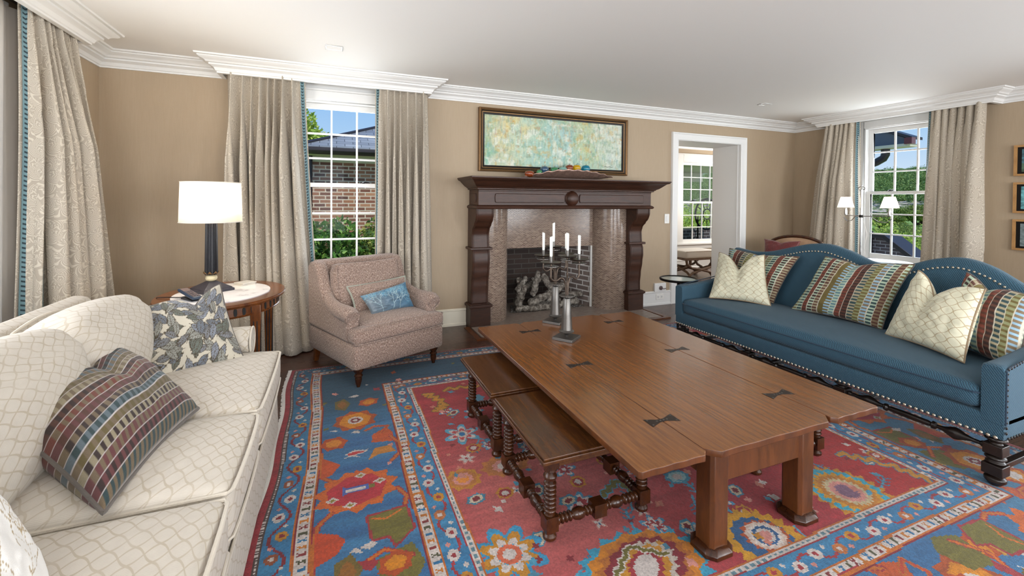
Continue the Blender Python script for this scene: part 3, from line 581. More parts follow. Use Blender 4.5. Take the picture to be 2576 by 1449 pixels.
# ---------------------------------------------------------------- painting, wall plates, vents
def painting():
    c=(2.325,YB,1.93); w,h=1.86,.665; t=thing('painting','wide abstract canvas in a bronze and black frame above the mantel','painting',c)
    b=MB(); x,z=w/2,h/2
    pr=[(0,-.004),(0,-.045),(.012,-.05),(.022,-.044),(.03,-.03),(.045,-.026),(.05,-.018),(.05,-.004)]
    rings=[[(sx*(x-u),y,sz*(z-u)) for u,y in pr] for sx,sz in ((-1,-1),(1,-1),(1,1),(-1,1))]
    b.loft(rings,closeloop=True); b.build('frame',M['bronze'],t,sharp=25)
    b=MB(); rings=[[(sx*(x-u),y,sz*(z-u)) for u,y in [(.026,-.035),(.05,-.02),(.066,-.018),(.066,-.004),(.026,-.004)]] for sx,sz in ((-1,-1),(1,-1),(1,1),(-1,1))]; b.loft(rings,closeloop=True); b.build('inner_slip',M['black_metal'],t,sharp=25)
    W_,H_=w-.13,h-.13; cv=Cv(0,W_,0,H_,.004,'#bcd0bf'); hh,ww=cv.h,cv.w
    pal=[lin(q) for q in ('#9fc4bd','#d9e0c8','#e6ddb0','#b5cbb4','#86b0a4','#d8c486','#eef0e2','#a9c6d2','#c8a45c','#7f9c90')]
    r=np.random.default_rng(4); P_=lambda *c:np.array([lin(q) for q in c]); xx_=np.linspace(0,1,ww)
    key=P_('#8fc0a0','#e6dcb8','#ecd9a0','#cfe0cc','#b5d4c6','#b9d8d6','#b7cfb8','#ccd8ae','#c9d4b4','#e2e6d8','#e6e8de'); ks=np.linspace(0,1,len(key)); sh=xx_[None]+(vnoise(hh,ww,3,9,1,3)-.5)*.32
    a=np.stack([np.interp(sh,ks,key[:,c]) for c in range(3)],-1); low=np.clip(np.linspace(1,0,hh)[:,None]*1.2-.3+(vnoise(hh,ww,4,10,7,2)-.5),0,1)[...,None]; a=a*(1-.5*low)+np.array(lin('#a9d2cf'))*.5*low
    for c_,th,sd,am in (('#d8b25a',.60,21,.55),('#7fae96',.60,22,.5),('#f4f3ea',.58,23,.7),('#8d9c8a',.66,24,.5),('#c98a4c',.70,25,.5)): mk=np.clip((vnoise(hh,ww,9,26,sd,4)-th)*9,0,1)[...,None]*am; a=a*(1-mk)+np.array(lin(c_))*mk
    for k in range(1500):
        x_=r.random()*W_; y_=r.random()*H_; L=r.uniform(.02,.08); c_=np.array(pal[r.integers(len(pal))])*r.uniform(.8,1.15)
        if k<40 and r.random()<.6: x_=r.uniform(0,.45); c_=np.array(lin(['#c4655c','#c88a3c','#6f86b0'][k%3]))
        if k%7==0: x_=W_*(.78+.2*r.random()); c_=np.array(lin('#e9eae4'))
        i=int(x_/.004); j=int(y_/.004); wd=r.integers(1,7); a[j:j+int(L/.004),i:i+wd]=a[j:j+int(L/.004),i:i+wd]*.72+c_*.28
    a=a*(.88+.24*vnoise(hh,ww,60,160,9,2)[...,None]); nu,nv=ww,hh; 
    xx,zz=np.meshgrid(np.linspace(-W_/2,W_/2,nu+1),np.linspace(-H_/2,H_/2,nv+1)); Pf=np.stack([xx,np.full_like(xx,-.012),zz],-1)
    o=grid_mesh('canvas',Pf,nu,nv,vcol_mat('painted_canvas',.55),t,np.stack([xx,zz],-1)); paint_grid(o.data,nu,nv,np.clip(a*np.array([.74,.78,.74]),0,1))
    b=MB(); b.tube([(.62+.02*k,-.016,-H_/2+.035+.006*math.sin(k*2.1)) for k in range(7)],.0016,5); b.build('signature',M['slot_dark'],t)
painting()
def plate(name,label,cat,loc,w,h,parts,wallrz=0):
    t=thing(name,label,cat,loc,wallrz); MB().box(-w/2,w/2,-.008,0,-h/2,h/2).build('plate',M['white_plastic'],t,bev=.003); parts(t); return t
def p1(t): MB().box(-.017,.017,-.013,-.006,-.034,.034).build('rocker',M['trim_white'],t,bev=.003)
plate('light_switch','white rocker light switch on the wall left of the doorway','light switch',(3.893,YB,1.079),.075,.12,p1)
def p2(t):
    for dx in (-.026,.026):
        o=MB().box(dx-.016,dx+.016,-.010,-.006,-.018,.018).build('socket',M['trim_white'],t,bev=.004)
        b=MB(); b.box(dx-.008,dx-.005,-.0108,-.009,-.002,.008); b.box(dx+.005,dx+.008,-.0108,-.009,-.002,.008); b.lathe([(0,0),(.003,0),(.003,.001),(0,.001)],(dx,-.0098,-.010),(0,-1,0),8); b.build('slots',M['slot_dark'],o)
plate('power_outlet','white double power outlet set in the baseboard beside the mantel','outlet',(3.785,YB-.014,.105),.115,.07,p2)
t=thing('gas_key_valve','round dark gas key with a small lever on the white block above the outlet','gas valve',(3.79,YB-.028,.215))
b=MB(); b.lathe([(0,0),(.026,0),(.026,.008),(.014,.012),(.014,.02),(0,.02)],(0,0,0),(0,-1,0)); b.build('escutcheon',M['key_grey'],t); b=MB(); b.tube([(0,-.018,0),(.03,-.02,-.01),(.065,-.02,-.006)],.005); b.build('lever',M['key_grey'],t)
for (x,y,l) in ((0,3.57,'small white ceiling vent above the armchair, the left one of two'),(4.61,3.62,'small white ceiling vent near the doorway, the right one of two')):
    t=thing('ceiling_vent',l,'vent',(x,y,ZC)); b=MB()
    b.box(-.06,.06,-.05,-.04,-.006,0); b.box(-.06,.06,.04,.05,-.006,0); b.box(-.06,-.05,-.05,.05,-.006,0); b.box(.05,.06,-.05,.05,-.006,0); b.build('frame',M['trim_white'],t,bev=.002); MB().box(-.05,.05,-.04,.04,-.002,-.0005).build('grille',M['ceiling_paint'],t)
for i,(zc,l) in enumerate(((1.725,'topmost'),(1.362,'middle'),(1.0,'bottom'))):
    t=thing('framed_picture',l+' of three small dark seascape prints in light oak frames right of the window','picture',(XR,2.0,zc),-pi/2,'seascape prints stacked on the right wall'); w,h=.30,.30; b=MB()
    rings=[[(sx*(w/2-u),y,sz*(h/2-u)) for u,y in [(0,-.002),(0,-.03),(.02,-.03),(.02,-.002)]] for sx,sz in ((-1,-1),(1,-1),(1,1),(-1,1))]; b.loft(rings,closeloop=True); b.build('frame',M['oak_frame'],t,sharp=25)
    MB().box(-w/2+.018,w/2-.018,-.012,-.002,-h/2+.018,h/2-.018).build('mat_board',M['black_metal'],t)
    cv=Cv(0,.2,0,.22,.005,'#20303a'); a=cv.a; hh,ww=cv.h,cv.w; n_=vnoise(hh,ww,14,4,i+11,3)[...,None]; pal=[('#22323c','#5f9aa8'),('#1d3a44','#7fd0d8'),('#1c2a34','#8fa0a0')][i]; a[:]=np.array(lin(pal[0]))*(1-n_)+np.array(lin(pal[1]))*n_*1.1
    if i==0: a[:int(hh*.4)]*=np.array([1.2,.8,.4])
    xx,zz=np.meshgrid(np.linspace(-.1,.1,ww+1),np.linspace(-.11,.11,hh+1)); o=grid_mesh('print',np.stack([xx,np.full_like(xx,-.0135),zz],-1),ww,hh,M.get('print_paint') or vcol_mat('print_paint',.3),t,np.stack([xx,zz],-1)); paint_grid(o.data,ww,hh,np.clip(a,0,1))
# ---------------------------------------------------------------- coffee table
TZ=.42
ct=thing('coffee_table','large low brown wooden coffee table with hinged drop leaves and dark bow tie plates','table',(1.55,2.0,0)); O=(1.55,2.0,0)
def endcurve(xa,xb,y,sgn,cl,cr):
    """wavy board end between two x, corner cuts cl / cr"""
    p=[(xa,y-sgn*cl*.9),(xa+cl,y)]; n=22; 
    for k in range(1,n): t=k/n; p.append((xa+cl+(xb-xa-cl-cr)*t,y+sgn*(.0012*cos(t*6*pi)-.0012)))
    return p+[(xb-cr,y),(xb,y-sgn*cr*.9)]
def board(xa,xb,cl,cr,y0,y1,nm):
    b=MB(O); lo=endcurve(xa,xb,y0,-1,cl,cr); hi=endcurve(xa,xb,y1,1,cl,cr)[::-1]; b.prism(lo+hi,TZ-.025,TZ); o=b.build(nm,M['table_wood'],ct,bev=.0025,sharp=50); o.data.materials.append(M['table_side'])
    for p in o.data.polygons: p.material_index=1 if abs(p.normal.z)<.5 else 0
    return o
board(1.217,1.879,.045,.045,1.135,2.87,'table_top'); board(.915,1.2145,.010,.022,1.14,2.862,'table_leaf'); board(1.8815,2.175,.022,.012,1.14,2.862,'table_leaf')
b=MB(O); b.box(1.30,1.80,1.192,1.217,.262,.39); b.box(1.30,1.80,2.783,2.808,.262,.39); b.box(1.29,1.315,1.2,2.8,.262,.39); b.box(1.785,1.81,1.2,2.8,.262,.39); b.build('apron',M['table_side'],ct,bev=.003)
def octo(x,y,w,c): h=w/2; return [(x-h+c,y-h),(x+h-c,y-h),(x+h,y-h+c),(x+h,y+h-c),(x+h-c,y+h),(x-h+c,y+h),(x-h,y+h-c),(x-h,y-h+c)]
for x in (1.315,1.785):
    for y in (1.225,2.775):
        b=MB(O); b.prism(octo(x,y,.088,.012),.03,.392); l=b.build('leg',M['table_side'],ct,bev=.002)
        b=MB(O); b.loft([[(q[0],q[1],z) for q in octo(x,y,w,.028)] for w,z in ((.130,.001),(.130,.016),(.112,.028),(.092,.034))]); f=b.build('foot_plate',M['turned_wood'],ct,bev=.002)
for x in (1.216,1.880):
    for y in (1.385,2.02,2.652):
        b=MB(O); b.prism([(x-.068,y-.030),(x-.016,y-.010),(x+.016,y-.010),(x+.068,y-.030),(x+.068,y+.030),(x+.016,y+.010),(x-.016,y+.010),(x-.068,y+.030)],TZ-.002,TZ+.0012); h=b.build('bow_tie_plate',M.get('iron_plate') or simple('iron_plate','#2c211b',.4,.4),ct)
        for dx,dy in ((-.058,-.019),(-.058,.019),(.058,-.019),(.058,.019),(-.025,0),(.025,0),(-.008,0),(.008,0)): b=MB(O); b.lathe([(.004,0),(.004,.001),(0,.0015)],(x+dx,y+dy,TZ+.0010),seg=8); b.build('rivet',M['pewter'],h)
# ---------------------------------------------------------------- nesting stools with bobbin turned legs
def bead(prof,z0,z1,n,r0,r1):
    for k in range(n):
        a=z0+(z1-z0)*k/n; h=(z1-z0)/n
        for q in range(7): t=q/6; prof.append((r0+(r1-r0)*sin(pi*t)**.8,a+h*t*.98))
    return prof
def make_stool(loc,label):
    t=thing('nesting_stool',label,'stool',loc,0,'low stools tucked under the coffee table leaves'); W_,D_,Hh=.27,.27,.345
    w2,d2=.268,.268
    b=MB(); b.box(-w2,w2,-d2,d2,Hh-.010,Hh); b.box(-w2-.006,w2+.006,-d2-.006,d2+.006,Hh-.024,Hh-.010); b.box(-w2+.006,w2-.006,-d2+.006,d2-.006,Hh-.03,Hh-.024); b.build('seat_top',M['bench_wood'],t,bev=.005,seg=3)
    b=MB(); i=.222; 
    for s in (-1,1): b.box(-i,i,s*i-.012,s*i+.012,Hh-.062,Hh-.03); b.box(s*i-.012,s*i+.012,-i,i,Hh-.062,Hh-.03)
    b.build('apron',M['bench_wood'],t,bev=.002)
    for sx in (-1,1):
        for sy in (-1,1):
            x,y=sx*.215,sy*.215; b=MB(); b.box(x-.026,x+.026,y-.026,y+.026,.038,.095); b.box(x-.026,x+.026,y-.026,y+.026,Hh-.068,Hh-.029)
            pr=[(0,0),(.018,0),(.027,.008),(.027,.018),(.018,.028),(.020,.034),(.022,.038)]; b.lathe(pr,(x,y,0),seg=16)
            pr=[(.014,.092),(.022,.098),(.014,.104)]; bead(pr,.106,.225,7,.017,.025); pr+=[(.014,.228),(.024,.234),(.027,.246),(.02,.256),(.016,.26),(.026,.268),(.024,Hh-.066)]; b.lathe(pr,(x,y,0),seg=18)
            b.build('leg',M['turned_wood'],t,bev=.003,sharp=50)
    for ax,sg in ((0,-1),(0,1),(1,-1),(1,1)):
        b=MB(); pr=[(.014,-.19)]; bead(pr,-.19,-.12,4,.012,.020); pr+=[(.012,-.118),(.02,-.108),(.024,-.09),(.020,-.07),(.013,-.062)]; bead(pr,-.06,-.03,2,.012,.019); pr+=[(.012,-.028)]
        full=pr+[(r,-z) for r,z in pr[::-1]]; c=(0,sg*.215,.066) if ax==0 else (sg*.215,0,.066)
        b.lathe(full,c,(1,0,0) if ax==0 else (0,1,0),seg=14); h=.028; k=.026
        (b.box(-h,h,c[1]-k,c[1]+k,.066-k,.066+k) if ax==0 else b.box(c[0]-k,c[0]+k,-h,h,.066-k,.066+k)); b.build('stretcher',M['turned_wood'],t,bev=.004,sharp=50)
    return t
s0=make_stool((.985,1.70,.004),'dark bobbin legged stool under the left table leaf, the one nearer the camera')
dup(s0,(.985,2.285,.004),0,'dark bobbin legged stool under the left table leaf, the one nearer the armchair')
dup(s0,(2.085,1.70,.004),0,'dark bobbin legged stool mostly hidden under the right table leaf beside the blue sofa')
# ---------------------------------------------------------------- candlesticks and candles
def candlestick(loc,rz,arms,label):
    t=thing('candelabra',label,'candelabra',loc,0,'pewter candelabra on the coffee table')
    b=MB(); R=Matrix.Rotation(rz,3,'Z'); b.box(-.068,.068,-.068,.068,0,.018,R,(0,0,0)); b.build('base',M['pewter'],t,bev=.002)
    b=MB(); b.lathe([(0,.017),(.008,.018),(.010,.026),(.022,.036),(.046,.046),(.048,.052),(.042,.056),(.036,.06),(.030,.15),(.022,.255),(.017,.262),(.010,.266),(.010,.276),(0,.277)],seg=28); b.build('column',M['pewter'],t)
    def disc(c,r,nm,par):
        b=MB(); ring=[]
        for z,rr in ((0,r*.2),(-.002,r*.8),(0,r),(.004,r),(.003,r*.8),(.002,r*.15)): ring.append([(c[0]+(rr*(1+(.05*abs(sin(k*pi*12/48*1))) if rr>r*.9 else 1*rr/rr if False else 0) if rr>r*.9 else rr)*cos(2*pi*k/48),c[1]+(rr*(1+.05*abs(sin(k*pi/4))) if rr>r*.9 else rr)*sin(2*pi*k/48),c[2]+z) for k in range(48)])
        b.loft(ring); 
        for k in range(20): a=2*pi*k/20; b.sphere((c[0]+r*cos(a),c[1]+r*sin(a),c[2]+.001),.0035,6,5)
        return b.build(nm,M['pewter'],par)
    disc((0,0,.272),.046,'scalloped_disc',t)
    for j,(ang,zt,r) in enumerate(arms):
        a=RD(ang); q_=r/.097; dx,dy=cos(a)*q_,sin(a)*q_; r=.097
        pts=[(0.006*dx,0.006*dy,.274),(.008*dx,.008*dy,.31),(.012*dx,.012*dy,.355),(.024*dx,.024*dy,.382),(.042*dx,.042*dy,.388),(.060*dx,.060*dy,.376),(.080*dx,.080*dy,.376),(.096*dx,.096*dy,.392),(r*dx,r*dy,.415),(r*dx,r*dy,zt)]
        b=MB(); pp=[Vector(p) for p in pts]; sm=[]
        for i in range(len(pp)-1):
            p0=pp[max(i-1,0)];p1=pp[i];p2=pp[i+1];p3=pp[min(i+2,len(pp)-1)]
            for q in range(4):
                u=q/4; sm.append(.5*((2*p1)+(p2-p0)*u+(2*p0-5*p1+4*p2-p3)*u*u+(3*p1-p0-3*p2+p3)*u**3))
        sm.append(pp[-1]); b.tube(sm,.0055,8); arm=b.build('arm',M['pewter_dark'],t)
        disc((r*dx,r*dy,zt),.044,'scalloped_disc',arm)
        b=MB(); b.lathe([(0,zt+.016),(.012,zt+.014),(.040,zt+.018),(.064,zt+.027),(.065,zt+.029),(.040,zt+.021),(0,zt+.019)],(r*dx,r*dy,0),seg=32); b.lathe([(.006,zt),(.008,zt+.008),(.006,zt+.016)],(r*dx,r*dy,0),seg=10); b.build('drip_dish',M['pewter_dark'],arm)
        b=MB(); b.lathe([(.0095,zt+.018),(.0095,zt+.062),(.0078,zt+.062),(.0078,zt+.03)],(r*dx,r*dy,0),seg=16,cap=False); b.build('candle_cup',M['pewter'],arm)
    return t
FA=[(188,.466,.125),(10,.470,.097),(60,.487,.097)]; RA=[(192,.462,.112),(12,.462,.097),(72,.508,.097)]
candlestick((1.366,2.428,TZ),RD(36),FA,'pewter candelabra with three curved arms, the one nearer the camera on the coffee table')
candlestick((1.475,2.79,TZ),RD(36),RA,'pewter candelabra with three curved arms, the one nearer the fireplace on the coffee table')
CL=[((1.366,2.428),FA[0],.150,'white candle on the left arm of the nearer candelabra, lowest in view'),((1.366,2.428),FA[1],.145,'white candle on the right arm of the nearer candelabra, rightmost of all'),((1.366,2.428),FA[2],.14,'white candle on the rear arm of the nearer candelabra'),
((1.475,2.79),RA[0],.150,'white candle on the left arm of the farther candelabra, leftmost of all'),((1.475,2.79),RA[1],.135,'white candle on the right arm of the farther candelabra, hidden behind another candle'),((1.475,2.79),RA[2],.165,'white candle on the rear arm of the farther candelabra, tallest of all')]
for i,(c,(an,zt,ra),h,l) in enumerate(CL):
    x=c[0]+ra*cos(RD(an)); y=c[1]+ra*sin(RD(an)); z=TZ+zt+.034; t=thing('candle',l,'candle',(x,y,z),i*1.1,'white candles in the candelabra')
    b=MB(); rings=[]
    for k,(zz,rr) in enumerate(((0,.0070),(.03,.0078),(.034,.009),(h-.006,.0095),(h,.0085))): rings.append([(rr*cos(2*pi*q/16),rr*sin(2*pi*q/16),zz+(.004*cos(2*pi*q/16) if k>=3 else 0)) for q in range(16)])
    b.loft(rings); b.build('wax',M['candle_wax'],t); b=MB(); b.tube([(0,0,h-.002),(.001,0,h+.003),(.003,0,h+.007)],.0009,5); b.build('wick',M['wick'],t)
for o_ in bpy.data.objects:
    if o_.parent is None and (o_.name.startswith(('coffee_table','candelabra','candle'))): o_.location.z+=.005
# ---------------------------------------------------------------- blue sofa
def spl(kn,y):
    for i in range(len(kn)-1):
        a,pa=kn[i]; c,pc=kn[i+1]
        if y<=c:
            m0=((pc-kn[i-1][1])/(c-kn[i-1][0]) if i else (pc-pa)/(c-a)); m1=((kn[i+2][1]-pa)/(kn[i+2][0]-a) if i+2<len(kn) else (pc-pa)/(c-a)); h=c-a; t=(y-a)/h
            return (2*t**3-3*t*t+1)*pa+(t**3-2*t*t+t)*h*m0+(-2*t**3+3*t*t)*pc+(t**3-t*t)*h*m1
    return kn[-1][1]
bs=thing('camelback_sofa','long blue camelback sofa with nailhead trim and dark turned legs','sofa',(3.2,2.0,0)); O=(3.2,2.0,0); BT=M['blue_twill']
XF,XK,YN,YFa=2.785,3.60,.975,3.025
b=MB(O); cush(b,XF,XK,YN,YFa,.222,.335,.018,0,n=12); b.build('seat_rail',BT,bs)
b=MB(O); cush(b,XF-.008,3.42,YN+.085,YFa-.085,.335,.450,.035,.030,n=26,side=.006); b.build('seat_cushion',BT,bs)
b=MB(O); x0,x1,y0,y1=XF-.010,3.41,YN+.083,YFa-.083
for z in (.415,): b.tube([(x0+.02,y0,z),(x1,y0,z)],.004,6); b.tube([(x0+.02,y0,z),(x0,y0+.02,z)]+[(x0-.006*sin(pi*k/20),y0+.02+(y1-y0-.04)*k/20,z) for k in range(1,20)]+[(x0,y1-.02,z),(x0+.02,y1,z)],.0045,6)
b.build('cushion_welt',M['blue_seam'],bs)
KN=[(.9,.735),(1.0,.765),(1.16,.845),(1.30,.93),(1.43,.966),(1.56,.945),(1.68,.895),(1.80,.868),(1.92,.885),(2.05,.935),(2.20,.972),(2.34,.965),(2.50,.92),(2.66,.872),(2.80,.85),(2.90,.850),(3.03,.865)]
def bx(z,front=True): return (3.40+.10*(z-.4)/.55)+(0 if front else .085+.0*(z))
b=MB(O); NN=60; rings=[]
for k in range(NN+1):
    y=YN+(YFa-YN)*k/NN; zt=spl(KN,y); r=[]
    for z,fr in ((.30,1),(.45,1),(.6,1),(zt-.03,1)): r.append((bx(z),y,z))
    r+= [(bx(zt)+.006,y,zt-.010),(bx(zt)+.022,y,zt),(bx(zt)+.062,y,zt),(bx(zt)+.08,y,zt-.012)]
    for z in (zt-.05,.6,.3): r.append((bx(z,False),y,z))
    rings.append(r)
b.loft(rings); b.build('backrest',BT,bs,sharp=60)
# nail trims
def nails(b,pts,step,r,nrm):
    acc=0; last=Vector(pts[0]); q=Vector((0,0,1)).rotation_difference(Vector(nrm))
    for p in pts[1:]:
        p=Vector(p); L=(p-last).length
        while acc+L>=step:
            last=last.lerp(p,(step-acc)/L); L=(p-last).length; acc=0; b.lathe([(r,0),(r*.8,r*.35),(r*.4,r*.55),(0.0005,r*.6)],last,nrm,seg=7)
        acc+=L; last=p
b=MB(O); nails(b,[(bx(spl(KN,y)-.07)-.002,y,spl(KN,y)-.055-.004) for y in [YN+.02+(YFa-YN-.04)*k/100 for k in range(101)]],.0245,.0075,(-1,0,.18)); o=b.build('back_nailhead_trim',M['brass_nail'],bs); 
b=MB(O); nails(b,[(XF-.001,YN+.005,.236),(XF-.001,YFa,.236)],.0245,.0085,(-1,0,0)); b.build('rail_nailhead_trim',M['brass_nail'],bs)
b=MB(O); nails(b,[(XF+.01,YN-.001,.236),(XK,YN-.001,.236)],.0245,.0075,(0,-1,0)); nails(b,[(XF+.012,YN-.001,.24),(XF+.012,YN-.001,.55),(3.5,YN-.001,.66)],.0245,.0075,(0,-1,0)); b.build('arm_nailhead_trim',M['black_metal'],bs)
for y0,y1 in ((YN,YN+.085),(YFa-.085,YFa)):
    b=MB(O); rings=[]
    for k in range(17):
        t=k/16; x=XF+(3.52-XF)*t; zt=.562+.085*t**1.6; c=.014
        if k==0: x+=0
        rings.append([(x,y0,.30),(x,y0,zt-c*1.6),(x,y0+c*.4,zt-c*.4),(x,y0+c*1.4,zt),(x,y1-c*1.4,zt),(x,y1-c*.4,zt-c*.4),(x,y1,zt-c*1.6),(x,y1,.30)])
    f=rings[0]; 
    rings=[[(XF+.000,(p[1]-(y0+y1)/2)*.62+(y0+y1)/2,min(p[2],.545)) for p in f],[(XF+.001,(p[1]-(y0+y1)/2)*.9+(y0+y1)/2,p[2]-.006 if p[2]>.4 else p[2]) for p in f]]+[[(p[0]+.012,p[1],p[2]) for p in f]]+rings[1:]
    b.loft(rings); b.build('arm',BT,bs,sharp=50)
    b=MB(O); yo=y0 if y0<2 else y1; b.tube([(XF+.008,yo,.30),(XF+.008,yo,.545),(XF+.03,yo,.556),(3.5,yo,.64)],.004,6); b.build('arm_welt',M['blue_seam'],bs)
TW=M['black_wood']
def sleg(x,y,full=True):
    b=MB(O); b.lathe([(.034,.224),(.040,.218),(.040,.210),(.022,.202),(.020,.195),(.026,.190)],(x,y,0),seg=18)
    b.box(x-.034,x+.034,y-.034,y+.034,.142,.190); b.lathe([(.022,.142),(.036,.132),(.038,.124),(.026,.118),(.030,.112),(.036,.106),(.024,.098)],(x,y,0),seg=18)
    b.box(x-.036,x+.036,y-.036,y+.036,.050,.098); b.lathe([(.022,.05),(.024,.044),(.038,.034),(.038,.020),(.026,.008),(.020,.0),(0,0)],(x,y,0),seg=18)
    b.build('leg',TW,bs,bev=.005,seg=3,sharp=50)
LX=(2.835,3.53); LY=(1.02,1.68,2.33,2.975)
for x in LX:
    for y in LY: sleg(x,y)
for a,c in zip(LY[:-1],LY[1:]):
    L=c-a-.064; y0=a+.032; pr=[]
    half=[(.010,0),(.016,.006),(.016,.014),(.010,.022),(.011,.05),(.018,.075),(.030,.098),(.033,.112),(.026,.13),(.014,.155),(.010,.18),(.020,.186),(.022,.198),(.012,.206),(.016,.215),(.018,L/2)]
    pr=half+[(r,L-z) for r,z in half[-2::-1]]
    b=MB(O); b.lathe([(r*.9,z) for r,z in pr],(LX[0],y0,.166),(0,1,0),seg=14); b.build('stretcher',TW,bs)
for y in LY:
    b=MB(O); b.box(LX[0]+.03,LX[1]-.03,y-.014,y+.014,.062,.088); b.build('cross_stretcher',TW,bs,bev=.003)
b=MB(O); b.box(LX[1]-.012,LX[1]+.012,LY[0],LY[-1],.155,.18); b.build('back_stretcher',TW,bs,bev=.003)
bs.location.z+=.005
# ---------------------------------------------------------------- pillows
PAL={'d':'#2e4648','t':'#5d8089','l':'#a9bda6','o':'#6b5c2e','b':'#5a3426','r':'#7a3b2c','w':'#d5cfc0','g':'#8a8e66','s':'#8fb0c4','k':'#352019','p':'#6e3a3a','n':'#7d6a50','y':'#a3977a','z':'#66757d'}
def stripe_canvas(w,h,cols,sw,seg,transpose=False,line='#c9c2b0',lw=.0035,seed=0):
    cv=Cv(0,w,0,h,.0025,'#5a4a38'); X,Y=np.meshgrid(cv.X,cv.Y); 
    if transpose: X,Y=Y,X
    r=np.random.default_rng(seed); n=int(max(w,h)/sw)+2; k=np.clip((X/sw).astype(int),0,n-1); a=cv.a
    for i in range(n):
        c1,c2=cols[i%len(cols)]; m=k==i; f=((Y+.0*i)/seg)%1; m1=m&(f<.5); m2=m&(f>=.5); a[m1]=lin(PAL[c1]); a[m2]=lin(PAL[c2])
        ln=np.abs(X-i*sw)<lw/2; a[ln]=lin(line)
    return cv
STR=[('l','o'),('l','d'),('r','b'),('l','k'),('y','b'),('o','o'),('s','o'),('t','l'),('b','r'),('b','k'),('y','d'),('o','g'),('s','n'),('l','d'),('b','n')]
def leaf(cv,x,y,L,wd,ang,fill,edge,vein,grad=None):
    p=[];n=12
    for k in range(n+1): t=k/n; p.append((t*L,wd*sin(pi*t**.85)))
    for k in range(n,-1,-1): t=k/n; p.append((t*L,-wd*sin(pi*t**.85)))
    c,s=cos(ang),sin(ang); q=lambda a:(x+a[0]*c-a[1]*s,y+a[0]*s+a[1]*c)
    if fill: cv.poly([q(a) for a in p],fill)
    cv.line([q(a) for a in p],.0028 if edge else 0,edge); cv.line([q((-.01,0)),q((L,0))],.0022,vein)
    for k in range(1,7):
        t=k/7
        for sg in (1,-1): w_=wd*sin(pi*t**.85)*.95; cv.line([q((t*L-.006,0)),q((t*L+.012,sg*w_))],.0016,vein)
def leaf_canvas(w,h,bg,fills,edge,vein,n,Lr,seed,sc=1):
    cv=Cv(0,w,0,h,.0022,bg); r=random.Random(seed)
    for j in range(n):
        for i in range(n):
            x=(i+.5+r.uniform(-.25,.25)+.5*(j%2))*w/n-w/n*.6; y=(j+.5+r.uniform(-.25,.25))*h/n; L=r.uniform(*Lr); a=r.uniform(0,2*pi); leaf(cv,x,y,L,L*.21,a,fills[r.randrange(len(fills))] if fills else None,edge,vein)
    return cv
def tree_canvas(w,h):
    cv=Cv(0,w,0,h,.0022,'#5d7f98'); X,Y=np.meshgrid(cv.X/w,cv.Y/h); n=vnoise(cv.h,cv.w,4,7,3,3)
    a=np.array(lin('#647078'))*(1-X[...,None])+np.array(lin('#3a6884'))*X[...,None]; cv.a[:]=a*(.8+.5*n[...,None]); r=random.Random(4)
    def br(x,y,a,L,d):
        x2=x+L*cos(a); y2=y+L*sin(a); cv.line([(x,y),(x2,y2)],.0012+.0007*d,'#94abb0')
        if d>0:
            for s in (-1,1): br(x2,y2,a+s*r.uniform(.2,.55),L*r.uniform(.65,.85),d-1)
        else:
            for k in range(5): cv.ell(x2+r.gauss(0,.012),y2+r.gauss(0,.012),.003,.003,['#4b86a2','#6f9fb2','#2f5f80'][k%3])
    for x,a in ((.25,1.7),(.45,1.2),(.62,1.3)): br(x*w,.0,a,h*.3,6)
    return cv
